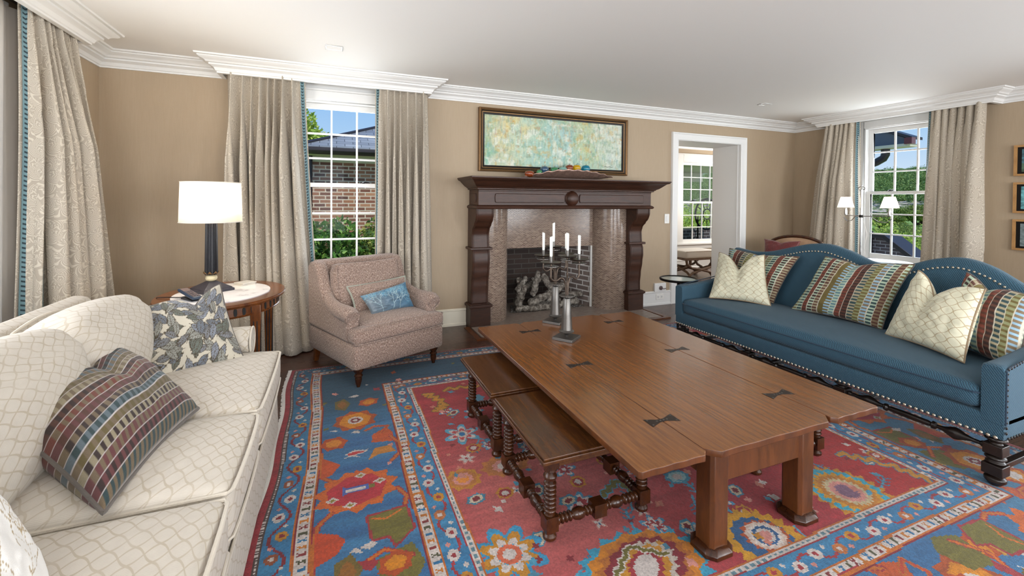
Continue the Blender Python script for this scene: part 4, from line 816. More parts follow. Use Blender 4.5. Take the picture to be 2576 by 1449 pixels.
def pillow(name,label,B0,B1,T0,T1,t,mat,welt=None,canvas=None,chop=.0,cu=0.0,group=None,n=64,pinch=.07,wr=.0045,pushn=0,fringe=None,cw=.28,uvs=1,warp=None,cat='pillow'):
    B0,B1,T0,T1=map(Vector,(B0,B1,T0,T1)); ctr=(B0+B1+T0+T1)/4; bot=(B0+B1)/2; nr=((B1-B0)+(T1-T0)).cross((T0-B0)+(T1-B1)).normalized(); w=((B1-B0).length+(T1-T0).length)/2; h=((T0-B0).length+(T1-B1).length)/2
    # skirt corners a little outward
    nu=n; nv=n; u=np.linspace(-1,1,nu+1)[None,:].repeat(nv+1,0); v=np.linspace(-1,1,nv+1)[:,None].repeat(nu+1,1)
    u2=u*(1-pinch*(1-v**2)*np.abs(u)**2); v2=v*(1-pinch*(1-u**2)*np.abs(v)**2)
    ch=chop*np.exp(-(np.abs(u-cu)/cw)**1.35)*np.clip((v+1)/2,0,1)**1.6; v2=v2-ch*2
    a=(u2+1)/2; b_=(v2+1)/2; A=lambda q:np.array(q)[None,None,:]
    P=(A(B0)*(1-a)[...,None]+A(B1)*a[...,None])*(1-b_)[...,None]+(A(T0)*(1-a)[...,None]+A(T1)*a[...,None])*b_[...,None]
    th=t/2*((1-u**2)*(1-v**2))**.42; cr=np.exp(-((u-cu)/(cw*.55))**2)*np.clip((v+.6)/1.6,0,1)*chop
    wr_=(vnoise(nv+1,nu+1,5,5,len(label),3)-.5)*.028*((1-u**2)*(1-v**2))**.25
    wr2=(vnoise(nv+1,nu+1,16,6,len(label)+1,1)-.5)*.010*np.clip(np.abs(u*v)*2,0,1)*(1-np.abs(u)**6)*(1-np.abs(v)**6); N=A(nr); P=P-A(ctr)
    F=P+N*(th*(1-cr*1.2)+wr_+wr2+pushn*(1-v)/2)[...,None]; K=P-N*(th*.9)[...,None]+N*(pushn*(1-v)/2)[...,None]; UV=np.stack([(u+1)/2*w*uvs,(v+1)/2*h*uvs],-1)
    o=grid_mesh(name,F,nu,nv,mat,None,UV,backs=K); o.location=ctr; tag(o,label,cat,group)
    if canvas is not None: paint_grid(o.data,nu,nv,canvas.a); paint_grid(o.data,nu,nv,canvas.a,(nu+1)*(nv+1))
    if welt:
        loop=[F[0,i] for i in range(nu)]+[F[j,nu] for j in range(nv)]+[F[nv,i] for i in range(nu,0,-1)]+[F[j,0] for j in range(nv,0,-1)]
        loop=loop[::2]; b=MB(); b.tube([tuple(p) for p in loop],wr,7,loop=True); b.build('welt',welt,o)
    return o
vcol_mat('printed_cloth',.75,.25,.15,.25,bs=500); vcol_mat('velvet_stripe',.75,.3,.1,.3,bs=400); vcol_mat('blue_satin',.32,.1,.2,.1,bs=90)
PL=M['pillow_lattice']; PW=M['pillow_welt']
pillow('throw_pillow','striped velvet pillow half hidden behind the pale one, far end of blue sofa',(3.25,2.99,.475),(3.32,2.50,.475),(3.42,3.02,.865),(3.42,2.36,.868),.14,M['velvet_stripe'],M['dark_welt'],stripe_canvas(.5,.42,STR[6:]+STR[:6],.036,.022),chop=.05,n=150)
pillow('throw_pillow','pale lattice pillow with a chopped top at the far end of the blue sofa',(2.975,2.83,.478),(3.20,2.43,.478),(3.27,3.00,.838),(3.28,2.555,.868),.16,PL,PW,chop=.34,n=90,cw=.36)
pillow('throw_pillow','large striped velvet pillow standing alone in the middle of the blue sofa',(3.27,2.31,.478),(3.31,1.73,.478),(3.42,2.16,.895),(3.43,1.62,.910),.17,M['velvet_stripe'],M['dark_welt'],stripe_canvas(.56,.44,STR,.036,.022,seed=1),chop=.07,cu=-.1,n=180)
pillow('throw_pillow','pale lattice pillow with a deep V top at the near end of the blue sofa',(3.20,1.655,.478),(3.02,1.21,.478),(3.34,1.555,.890),(3.23,1.215,.845),.17,PL,PW,chop=.32,cu=-.12,n=90,cw=.34)
pillow('throw_pillow','striped velvet pillow behind the pale one at the near arm of the blue sofa',(3.32,1.40,.475),(3.14,1.055,.475),(3.43,1.37,.90),(3.33,1.06,.825),.16,M['velvet_stripe'],M['dark_welt'],stripe_canvas(.5,.44,STR[2:]+STR[:2],.045,.03,seed=2),chop=.12,cu=-.25,n=160)
# ---------------------------------------------------------------- cream sofa
cs=thing('slipcovered_sofa','long cream lattice damask sofa with rolled arms and three seat cushions','sofa',(-.75,1.6,0)); O=(-.75,1.6,0); SCM=M['sofa_cream']; WL=M['sofa_welt']
YA,YZ=.36,2.76; SUV=lambda c,n:(c.y,c.x-c.z)
b=MB(O); cush(b,-1.22,-.30,YA+.04,YZ-.10,.03,.34,.03,.0,n=12); b.build('base',SCM,cs)
b=MB(O); NS=80; ring=[]
for k in range(NS+1):
    y=YA+(YZ-YA-.02)*k/NS; wv=.004*sin(y*40)*0; ring.append([(-.292+wv,y,.205),(-.288+wv,y,.20),(-.282+wv,y,.012),(-.288,y,.012),(-.298,y,.20)])
b.loft(ring); b.build('skirt',SCM,cs); b=MB(O); b.tube([(-.290,YA,.206),(-.290,YZ-.02,.206)],.005,6); b.tube([(-.292,YA,.33),(-.292,YZ-.02,.33)],.005,6); b.build('skirt_welt',WL,cs)
b=MB(O); b.box(-.296,-.284,1.50,1.512,.012,.2); 
SY=[(1.905,2.63),(1.395,1.90),(.66,1.39)]
for (a,c) in SY:
    b=MB(O); x0,x1,z0,z1=-.98,-.258,.335,.492; cush(b,x0,x1,a+.003,c-.003,z0,z1,.035,.042,n=22,side=.006); o=b.build('seat_cushion',SCM,cs,uv=SUV)
    b=MB(O); pts=[(x0,a+.012),(x1-.012,a+.012),(x1-.002,a+.03)]+[(x1+.005*sin(pi*k/8),a+.03+(c-a-.06)*k/8) for k in range(1,8)]+[(x1-.002,c-.03),(x1-.012,c-.012),(x0,c-.012)]
    b.tube([(p[0],p[1],z1-.010) for p in pts],.006,8); b.tube([(p[0],p[1],z0+.012) for p in pts],.005,8); b.build('cushion_welt',WL,o)
def backc(a,c,lean,top,lab,dx=0):
    pillow_like=None; b=MB(O); n=18
    cxx=-.90+dx; c0=Vector((cxx,(a+c)/2,.66)); R=Matrix.Rotation(-lean,3,'Y'); q=MB(); cush(q,-.13,.13,-(c-a)/2,(c-a)/2,-(top-.47)/2,(top-.47)/2,.075,.05,n=16,bot=.1,side=.03)
    c0.z=(.455+top)/2
    for v in q.bm.verts: v.co=c0+R@v.co
    q.off=Vector(O); o=q.build('back_cushion',SCM,cs,uv=SUV); return o,c0,R,(top-.47)/2,(c-a)/2
for a,c,top,dx in ((2.0,2.60,.825,0),(1.36,2.00,.835,.0),(.74,1.36,.83,0)):
    o,c0,R,hz,hy=backc(a,c,.22,top,'',dx)
    b=MB(O); hx=-.115; pts=[(hx,-hy+.03,-hz+.05),(hx,-hy+.015,hz-.07),(hx,-hy+.06,hz-.01)]+[(hx+.0,-hy+.06+(2*hy-.12)*k/10,hz+.012+.03*sin(pi*k/10)) for k in range(1,10)]+[(hx,hy-.06,hz-.01),(hx,hy-.015,hz-.07),(hx,hy-.03,-hz+.05)]
    b.tube([tuple(c0+R@Vector(p)) for p in pts],.006,8); b.build('cushion_welt',WL,o)
b=MB(O); prof=[(-1.06,.30),(-1.075,.60),(-1.08,.72),(-1.07,.775),(-1.10,.815),(-1.15,.825),(-1.20,.80),(-1.235,.74),(-1.24,.64),(-1.225,.30)]; rings=[]
for k,y in enumerate((YA+.02,YA+.03,*[YA+.05+(YZ-YA-.10)*j/16 for j in range(17)],YZ-.03,YZ-.02)):
    rings.append([(p[0],y,p[1]) for p in prof])
b.loft(rings); b.build('back_frame',SCM,cs,bev=.012,seg=3,sharp=60)
for y0,sg in ((YZ-.135,1),(YA+.135,-1)):
    b=MB(O); yc=y0+sg*.045; prof=[]
    for k in range(20):
        a=2*pi*k/20; prof.append((yc+.078*cos(a),.545+.072*sin(a)))
    rings=[]; xs=[(-.40,.55),(-.388+.0,.8),(-.395,.93),(-.41,1.0)]; 
    for x,s_ in ((-.402,.35),(-.396,.7),(-.398,.9),(-.41,1.0),(-.6,1.0),(-.85,1.04),(-1.08,1.08)): rings.append([(x,yc+(p[0]-yc)*s_,.545+(p[1]-.545)*s_+(.0 if x>-.7 else .03)) for p in prof])
    b.loft(rings); b.box(-1.08,-.41,yc-.055,yc+.055,.03,.52); b.build('arm',SCM,cs,bev=.01,sharp=60)
    b=MB(O); b.tube([(-.398,yc+.074*cos(2*pi*k/24),.545+.068*sin(2*pi*k/24)) for k in range(24)],.005,6,loop=True); b.build('arm_welt',WL,cs)
lf=leaf_canvas(.5,.44,'#b9b1a0',['#7a7f88','#656b74','#8a8a82','#5f645c','#74767a'],'#3a2f1e','#463a26',11,(.08,.105),5)
pillow('throw_pillow','pillow printed with dark blue grey leaves at the far end of the cream sofa',(-.735,2.29,.49),(-.405,2.50,.49),(-.865,2.60,.765),(-.555,2.72,.842),.17,M['printed_cloth'],M['dark_welt'],lf,chop=.16,cu=.25,n=170,wr=.0055)
SL=[('n','d'),('p','k'),('p','n'),('y','k'),('n','o'),('z','d'),('n','k'),('p','b'),('r','n'),('b','k'),('y','n'),('n','o'),('z','n'),('d','k'),('b','p'),('n','k')]
slc=stripe_canvas(.56,.52,SL,.031,.026,True,line='#d6ccc8',seed=5); slc.a*=.62
pillow('throw_pillow','large burgundy and brown checked velvet pillow slumped in the middle of the cream sofa',(-.52,1.36,.525),(-.455,1.90,.53),(-.92,1.73,.66),(-.865,2.33,.675),.24,M['velvet_stripe'],M['dark_welt'],slc,chop=.17,cu=.10,n=190,wr=.006,cw=.30)
wl=leaf_canvas(.5,.46,'#e3e0db',None,'#a08a64','#b5a280',4,(.2,.3),9)
pillow('throw_pillow','white pillow embroidered with tan leaf outlines at the near end of the cream sofa',(-.52,.80,.53),(-.52,1.14,.53),(-.80,.92,.80),(-.76,1.30,.76),.18,M['printed_cloth'],PW,wl,n=150)
# ---------------------------------------------------------------- armchair
ac=thing('armchair','brown tweed lounge armchair with low rolled arms in front of the window','armchair',(.463,3.277,.005),RD(24.4)); TW_=M['tweed']
b=MB(); cush(b,-.375,.375,-.02,.74,.125,.305,.03,0,n=12,side=.012); b.build('base',TW_,ac)
b=MB(); cush(b,-.37,.37,-.03,.09,.300,.405,.03,.01,n=14,side=.01); cush(b,-.285,.285,.0,.62,.302,.412,.03,.035,n=18); b.build('seat_cushion',TW_,ac)
b=MB(); b.tube([(-.368,.0,.397),(-.362,-.022,.397)]+[(-.35+.7*k/10,-.034-.010*sin(pi*k/10),.397+.012*sin(pi*k/10)) for k in range(11)]+[(.362,-.022,.397),(.368,.0,.397)],.004,6); b.tube([(-.368,.0,.31),(-.362,-.022,.31)]+[(-.35+.7*k/10,-.034-.010*sin(pi*k/10),.31) for k in range(11)]+[(.362,-.022,.31),(.368,.0,.31)],.004,6); b.build('cushion_welt',TW_,ac)
for sg in (-1,1):
    b=MB(); pp=[(.075,.30),(.075,.47),(.11,.505),(.25,.50),(.36,.515),(.46,.56),(.52,.63),(.555,.71),(.585,.775),(.63,.805),(.72,.80),(.76,.76),(.74,.30)]
    b.prism(pp,sg*.375,sg*.285,'x'); b.build('side_panel',TW_,ac,bev=.025,seg=3,sharp=60)
    b=MB(); pts=[(sg*.345,.068,.47),(sg*.345,.10,.487),(sg*.345,.2,.488),(sg*.343,.3,.492),(sg*.34,.40,.515),(sg*.335,.48,.56)]; b.tube(pts,[.055,.058,.055,.05,.044,.03],16); b.build('rolled_arm',TW_,ac)
    b=MB(); b.tube([(sg*.345+.047*cos(a),.062,.475+.047*sin(a)) for a in [2*pi*k/20 for k in range(20)]],.004,6,loop=True); b.build('arm_welt',TW_,ac)
b=MB(); q=[(.60,.32),(.585,.55),(.61,.74),(.635,.80),(.70,.815),(.755,.79),(.76,.6),(.745,.30)]; b.prism(q,-.35,.35,'x'); b.build('backrest',TW_,ac,bev=.022,seg=3,sharp=60)
q=MB(); cush(q,-.275,.275,-.07,.07,-.195,.195,.045,-.012,n=16,bot=.0,side=.018); R=Matrix.Rotation(-.17,3,'X')
for v in q.bm.verts: v.co=Vector((0,.505,.60))+R@v.co
bk=q.build('back_cushion',TW_,ac)
b=MB(); b.tube([tuple(Vector((0,.505,.60))+R@Vector(p)) for p in ((-.262,-.055,-.17),(-.268,-.058,.15),(-.255,-.055,.178),(0,-.056,.172),(.255,-.055,.178),(.268,-.058,.15),(.262,-.055,-.17))],.005,6); b.build('cushion_welt',TW_,bk)
for x in (-.315,.315):
    b=MB(); b.lathe([(0,0),(.012,0),(.014,.01),(.020,.03),(.023,.05),(.024,.06),(.018,.065),(.028,.074),(.028,.082),(.020,.09),(.026,.10),(.034,.112),(.034,.127)],(x,.035,0),seg=18); b.build('front_leg',M['turned_wood'],ac)
    b=MB(); b.loft([[(x-.014*k+o,.70+.014*k*s+p,z) for s,o,p in ((1,0,0),)]*1 or [] for k,z in ()] or [[(x+dx*.016,.735+dy*.016,0) for dx,dy in ((-1,-1),(1,-1),(1,1),(-1,1))],[(x+dx*.024,.70+dy*.024,.14) for dx,dy in ((-1,-1),(1,-1),(1,1),(-1,1))]]); b.build('back_leg',M['walnut'],ac,bev=.003)
A_=ac.matrix_world.copy() if False else Matrix.Translation((.463,3.277,0))@Matrix.Rotation(RD(24.4),4,'Z')
w3=lambda x,y,z:tuple(A_@Vector((x,y,z)))
pillow('lumbar_pillow','tweed lumbar pillow with twisted rope edging on the armchair',w3(-.19,.33,.435),w3(.27,.30,.435),w3(-.21,.43,.62),w3(.28,.39,.65),.13,TW_,M['rope'],wr=.008,n=48,group=None)
pillow('lumbar_pillow','blue satin pillow with silvery tree branches on the armchair',w3(-.13,.19,.432),w3(.25,.215,.432),w3(-.19,.26,.575),w3(.22,.29,.625),.11,M['blue_satin'],None,tree_canvas(.42,.2),n=150)
# ---------------------------------------------------------------- oval end table
et=thing('oval_end_table','oval walnut end table with a white marble inset and fluted apron','table',(-.665,3.35,0)); HT=.68; ax,ay=.36,.45; WN=M['walnut']
b=MB(); b.lathe([(.60,HT-.004),(.97,HT-.004),(.99,HT-.007),(1.0,HT-.013),(.99,HT-.021),(.95,HT-.026),(.945,HT-.03),(.60,HT-.03)],sx=ax,sy=ay,seg=64); b.lathe([(.70,HT-.006),(.79,HT-.001),(.985,HT-.001),(.985,HT-.01),(.70,HT-.01)],sx=ax,sy=ay,seg=64,cap=False); b.build('table_top',WN,et)
b=MB(); b.lathe([(0,HT-.012),(.745,HT-.012),(.745,HT+.002),(.735,HT+.003),(0,HT+.003)],sx=ax,sy=ay,seg=64); b.build('marble_inset',M['marble'],et)
b=MB(); b.lathe([(.86,HT-.09),(.90,HT-.09),(.905,HT-.084),(.89,HT-.08),(.885,HT-.035),(.91,HT-.03),(.86,HT-.03)],sx=ax,sy=ay,seg=64); b.build('apron',WN,et)
b=MB()
for k in range(44):
    a=2*pi*k/44; c,s=cos(a)*ax*.888,sin(a)*ay*.888; nv_=Vector((cos(a)/ax,sin(a)/ay,0)).normalized(); tv=Vector((-nv_.y,nv_.x,0)); p=Vector((c,s,0))
    ring=[p+nv_*.0015+tv*(.010*cos(t))+Vector((0,0,HT-.058+.017*sin(t)+(.006 if sin(t)>0 else -.006))) for t in [2*pi*j/12 for j in range(12)]]
    b.loft([[q-nv_*.006 for q in ring],ring])
b.build('fluting',M['slot_dark'],et,sharp=30)
for sx,sy in ((-1,-1),(1,-1),(1,1),(-1,1)):
    x,y=sx*ax*.63,sy*ay*.62; b=MB(); b.loft([[(x+dx*w,y+dy*w,z) for dx,dy in ((-1,-1),(1,-1),(1,1),(-1,1))] for w,z in ((.012,0),(.016,.03),(.028,HT-.10),(.028,HT-.03))]); l=b.build('leg',WN,et,bev=.003)
    b=MB()
    for dx in (-.009,.009):
        b.box(x+dx-.003,x+dx+.003,y-.0275,y-.020,.12,HT-.13); b.box(x+.020,x+.0275,y+dx-.003,y+dx+.003,.12,HT-.13)
    b.build('leg_flutes',M['slot_dark'],l)
# ---------------------------------------------------------------- lamp and small things on it
lp=thing('table_lamp','black fluted column table lamp with a white drum shade on the oval end table','lamp',(-.745,3.42,HT+.003)); RZ=RD(40); c4=lambda w:[(w*cos(RZ+pi/4+k*pi/2),w*sin(RZ+pi/4+k*pi/2)) for k in range(4)]
b=MB(); b.loft([[(x,y,z) for x,y in c4(w)] for w,z in ((.135,0),(.135,.016),(.122,.020),(.122,.024),(.045,.060),(.035,.066))]); b.build('base',M['slate'],lp,bev=.002)
b=MB(); b.sphere((0,0,.087),.034,20,12,(1,1,.72)); b.build('ball',M['cream_ball'],lp)
b=MB()
for k in range(8):
    a=2*pi*k/8; c,s=cos(a),sin(a); rr=[]
    for r,z,w in ((.020,.108,.012),(.034,.112,.014),(.044,.120,.010),(.046,.130,.002)): rr.append([(c*r-s*w,s*r+c*w,z),(c*r+s*w,s*r-c*w,z),(c*(r-.002)+s*w,s*(r-.002)-c*w,z+.002),(c*(r-.002)-s*w,s*(r-.002)+c*w,z+.002)])
    b.loft(rr)
b.build('leaf_collar',M['bronze'],lp)
b=MB(); rings=[]
for z,R0 in ((.108,.036),(.112,.038),(.44,.034),(.455,.030)): rings.append([((R0-(.006 if k%4 in (1,2) else 0))*cos(2*pi*k/64),(R0-(.006 if k%4 in (1,2) else 0))*sin(2*pi*k/64),z) for k in range(64)])
b.loft(rings); b.tube([(0,0,.45),(0,0,.70)],.006); b.build('fluted_column',simple('dark_column','#1a191d',.35,.2,bs=60,var=.4),lp,sharp=20)
b=MB(); b.lathe([(.174,.455),(.167,.715)],seg=64,cap=False); b.build('lamp_shade',M['shade'],lp,solid=.0016); 
for r,z in ((.175,.456),(.168,.714)): b=MB(); b.tube([(r*cos(2*pi*k/64),r*sin(2*pi*k/64),z) for k in range(64)],.0028,6,loop=True); b.build('shade_rim',M['white_linen'],lp)
def bulbmat():
    t=NT('lit_bulb'); t.set(Base_Color=(1,.9,.75,1),Emission_Color=(1,.82,.6,1),Emission_Strength=3.0); return t.m
M['bulb']=bulbmat()
for dx in (-.045,.045):
    b=MB(); b.sphere((dx,0,.56),.026,12,8,(1,1,1.3)); b.tube([(dx,0,.50),(dx,0,.54)],.012); b.build('bulb',M['bulb'],lp)
point('table_lamp_bulb',(-.70,3.38,HT+.60),9,(1,.86,.68),.05); point('table_lamp_bulb',(-.79,3.46,HT+.60),9,(1,.86,.68),.05)
ph=thing('cordless_phone','dark cordless phone handset lying tilted on its cradle on the end table','phone',(-.80,3.17,HT+.003),RD(-52))
b=MB(); Rr=Matrix.Rotation(RD(-9),3,'Y'); cush(b,-.03,.03,-.015,.015,0,.001,.0,0,2) if False else None
R1=Matrix.Rotation(RD(10),3,'Y'); c=(0,0,.035)
b.box(-.095,.095,-.028,.028,.026,.044,R1,c); b.build('handset',M['navy_plastic'],ph,bev=.008,seg=3)
b=MB(); b.box(-.082,-.028,-.020,.020,.0435,.0455,R1,c); b.build('screen',M['key_grey'],ph); b=MB()
for i in range(6):
    for j in range(3): b.box(-.018+i*.017,-.006+i*.017,-.019+j*.014,-.009+j*.014,.0435,.0465,R1,c)
b.build('keypad',M['key_grey'],ph,bev=.001)
cd=thing('phone_cradle','small dark charging cradle under the cordless phone','phone cradle',(-.80,3.17,HT+.003),RD(-52)); b=MB(); b.prism([(-.06,0),(.07,0),(.07,.006),(-.02,.020),(-.05,.016)],-.024,.024,'y'); b.build('cradle',M['black_plastic'],cd,bev=.003)
b=MB((-.9,3.25,HT)); b.tube([(-.84,3.22,HT+.008),(-.93,3.27,HT+.006),(-1.00,3.30,HT+.004),(-1.035,3.31,HT-.03),(-1.05,3.31,HT-.14),(-1.06,3.31,HT-.4),(-1.06,3.32,.01)],.0028,6); o=b.build('charging_cable',M['black_plastic']); o.location=(-.9,3.25,HT); tag(o,'thin black cord running from the phone cradle over the edge of the end table','cord')
for k,(dx,dy,a,l) in enumerate(((0,0,38,'pale square coaster at the bottom of the pair on the end table'),(.004,.003,44,'pale square coaster on top of the pair on the end table'))):
    t=thing('coaster',l,'coaster',(-.585+dx,3.60+dy,HT+.003+k*.0095),RD(a),'coasters on the end table'); b=MB(); b.box(-.05,.05,-.05,.05,0,.008); b.build('slab',M['coaster'],t,bev=.001); MB().box(-.045,.045,-.045,.045,.0078,.009).build('inlay',M['plate_grey'],t)
# ---------------------------------------------------------------- curtains
def curtain(name,label,a,d,top,bot,z0,z1,nf,amp,nrm,lead,seed,group,bend=0):
    """a: origin, d: along-wall unit, top=(s0,s1), bot=(s0,s1) extents, nrm: into the room"""
    r=random.Random(seed); nu=nf*14; nv=40; a=Vector(a); d=Vector(d); nrm=Vector(nrm); ph=[r.uniform(-.3,.3) for _ in range(nf+2)]; am=[r.uniform(.6,1.3) for _ in range(nf+2)]; wd=[r.uniform(.7,1.4) for _ in range(nf)]; S=sum(wd); cum=[0]
    for w in wd: cum.append(cum[-1]+w/S)
    def fn(u,v,e=0):
        z=z0+(z1-z0)*(1-v); s0=top[0]+(bot[0]-top[0])*v**1.25; s1=top[1]+(bot[1]-top[1])*v**1.25
        k=0; ed=(1-u if lead==1 else u); edk=min(1,ed/.13)**1.5
        while k<nf-1 and u>cum[k+1]: k+=1
        f=(u-cum[k])/(cum[k+1]-cum[k]); am_=am[k]*(1-f)+am[k+1]*f; A=1.8*amp*am_*(.45+.75*min(1,v*3))*(1+.3*v)*edk; 
        o=A*(.5-.5*cos(2*pi*f))**(.8 if v>.1 else 1.2)+A*.22*sin(4*pi*f+ph[k]*9+2.2*v)*min(1,v*2); s=s0+(s1-s0)*u+A*.42*sin(2*pi*f+.6)*(.4+.6*v)+bend*sin(pi*v)*0
        return a+d*s+nrm*(o+e+.008*sin(5*v+u*9))+Vector((0,0,z))
    P=np.array([[tuple(fn(i/nu,j/nv)) for i in range(nu+1)] for j in range(nv+1)]); W_=abs(top[1]-top[0])*2.3
    ln=np.concatenate([[0],np.cumsum(np.linalg.norm(P[nv//2,1:]-P[nv//2,:-1],axis=1))]); V=np.linspace(z1,z0,nv+1); UV=np.stack([np.repeat(ln[None],nv+1,0),np.repeat(V[:,None],nu+1,1)],-1)
    base=Vector((*(a+d*(top[0]+top[1])/2)[:2],0)); o=grid_mesh(name,P-np.array(tuple(base)),nu,nv,M['paisley'],None,UV); o.location=base; tag(o,label,'curtain',group)
    m=o.modifiers.new('s','SOLIDIFY'); m.thickness=.004
    u0,u1=((.93,.985) if lead==1 else (.015,.07)); rows=[]; 
    n=4; Pt=np.array([[tuple(fn(u0+(u1-u0)*i/n,j/nv,.010)-base) for i in range(n+1)] for j in range(nv+1)]); UVt=np.stack([np.repeat(np.linspace(0,1,n+1)[None],nv+1,0),np.repeat(V[:,None],n+1,1)],-1)
    grid_mesh('trim_tape',Pt,n,nv,M['tape'],o,UVt); return o
G1='paisley drapes at the windows'
curtain('curtain','beige paisley drape left of the fireplace wall window, behind the end table',(0,YB-.13,0),(1,0,0),(-.82,-.235),(-.79,-.10),.01,2.38,9,.075,(0,-1,0),1,1,G1)
curtain('curtain','beige paisley drape right of the fireplace wall window, behind the armchair',(0,YB-.13,0),(1,0,0),(.355,.83),(.36,.85),.01,2.38,7,.055,(0,-1,0),0,2,G1)
curtain('curtain','beige paisley drape on the right wall window, the one nearer the doorway',(XR-.12,0,0),(0,1,0),(3.86,3.46),(4.05,3.42),.01,2.38,7,.075,(-1,0,0),1,3,G1)
curtain('curtain','beige paisley drape on the right wall window, beside the framed prints',(XR-.12,0,0),(0,1,0),(2.78,2.31),(2.83,2.30),.01,2.38,7,.075,(-1,0,0),0,4,G1)
curtain('curtain','beige paisley drape at the left wall window above the cream sofa',(XL+.10,0,0),(0,1,0),(3.24,3.72),(3.19,4.08),.01,2.40,8,.075,(1,0,0),0,5,G1)
b=MB((-1.6,3.0,0)); b.sheet(lambda u,v:(XL+.045+.014*sin(u*52+v*2),2.3+1.2*u-(.0 if u<.5 else 0)+.0*v,2.33*(1-v)+.01),60,24); o=b.build('sheer_curtain',M['sheer'],solid=0); o.location=(-1.6,3.0,0); tag(o,'white sheer curtain in front of the left wall window','sheer curtain')
# ---------------------------------------------------------------- small round table by the blue sofa
st=thing('drink_table','small round glass topped drink table behind the far arm of the blue sofa','table',(3.02,3.24,0)); HS=.565
b=MB(); b.lathe([(.13,HS-.012),(.168,HS-.012),(.172,HS-.004),(.172,HS+.006),(.164,HS+.010),(.158,HS+.004),(.13,HS-.002)],seg=48); b.build('rim',M['black_metal'],st)
b=MB(); b.lathe([(0,HS-.004),(.160,HS-.004),(.160,HS+.002),(0,HS+.003)],seg=48); b.build('glass_top',glass('smoky_top','#a9b5ae',.12,1.5,.2),st)
b=MB(); b.lathe([(.06,HS-.014),(.012,HS-.02),(.010,HS-.10),(.014,.30),(.010,.05),(.03,.02),(.11,.008),(.115,0),(0,0)],seg=24); b.build('stem',M['black_metal'],st)
ot=thing('oval_table','dark oval pedestal table standing behind the blue sofa by the window','table',(4.95,2.67,0)); HO=.72
b=MB(); b.lathe([(0,HO-.03),(.8,HO-.03),(.94,HO-.02),(1,HO-.008),(1,HO),(.985,HO+.006),(.95,HO+.002),(0,HO+.002)],sx=.30,sy=.30,seg=56); b.build('table_top',wood('oval_top','#2a2020','#3f302d','#181212',.12,(8,8,4)),ot)
b=MB(); b.lathe([(.12,HO-.03),(.03,HO-.06),(.025,HO-.25),(.05,HO-.33),(.06,HO-.42),(.03,HO-.5),(.04,.12),(.05,.10)],seg=20); b.build('pedestal',M['black_wood'],ot)
for k in range(3): a=2*pi*k/3; b=MB(); b.tube([(.03*cos(a),.03*sin(a),.12),(.12*cos(a),.12*sin(a),.10),(.2*cos(a),.2*sin(a),.035),(.25*cos(a),.25*sin(a),.014)],[.022,.02,.016,.014],8); b.build('foot',M['black_wood'],ot)
# ---------------------------------------------------------------- two wood framed oval back chairs
def oval_chair(loc,rz,label,hgt,wd,pmat,plab,px):
    t=thing('oval_back_chair',label,'chair',loc,rz,'oval back chairs behind the blue sofa'); z0=.44; zc=(z0+hgt)/2+.05; rh=hgt-zc
    def ringp(s,y): return [(wd/2*s*cos(a),y+.05*((zc+rh*s*sin(a))-z0),zc+rh*s*sin(a)) for a in [2*pi*k/40 for k in range(40)]]
    b=MB(); b.tube(ringp(1,.30),.020,10,loop=True); b.build('back_frame',M['turned_wood'],t)
    b=MB(); n=10; R=[ringp(1-k/n*.999,.30-.025*sin(pi/2*min(1,k/4))) for k in range(n+1)]; b.loft([ringp(.97,.325)]+R,cap=True); b.build('back_pad',M['tan_leather'],t)
    b=MB(); cush(b,-wd*.47,wd*.47,-.28,.30,.36,.47,.04,.03,n=12); b.build('seat',M['tan_leather'],t)
    b=MB(); cush(b,-wd*.48,wd*.48,-.28,.31,.31,.365,.012,0,n=6); b.build('seat_frame',M['turned_wood'],t)
    for sx in (-1,1):
        for y in (-.24,.27): b=MB(); b.lathe([(.012,0),(.016,.05),(.024,.25),(.026,.32)],(sx*wd*.43,y,0),seg=12); b.build('leg',M['turned_wood'],t)
        b=MB(); b.tube([(sx*wd*.5,.30,.62),(sx*wd*.52,.1,.61),(sx*wd*.5,-.12,.59),(sx*wd*.49,-.14,.5),(sx*wd*.46,-.14,.35)],.016,8); b.build('arm_rail',M['turned_wood'],t)
    A=Matrix.Translation(loc)@Matrix.Rotation(rz,4,'Z'); w=lambda x,y,z:tuple(A@Vector((x,y,z)))
    x0,x1,zt=px; pillow('throw_pillow',plab,w(x0,.05,.48),w(x1,.05,.48),w(x0-.02,.17,zt),w(x1+.02,.17,zt),.14,pmat,None,chop=.08,n=40)
    return t
oval_chair((5.05,3.62,0),RD(-70),'oval back wooden chair with a burgundy pillow in the far corner by the doorway',.875,.66,M['burgundy'],'burgundy patterned pillow on the chair in the far corner',(-.30,.06,.83))
oval_chair((5.05,1.62,0),RD(-118),'oval back wooden chair with a rust pillow behind the near end of the blue sofa',.895,.66,M['rust_silk'],'rust coloured silk pillow on the chair behind the near end of the blue sofa',(-.10,.22,.82))
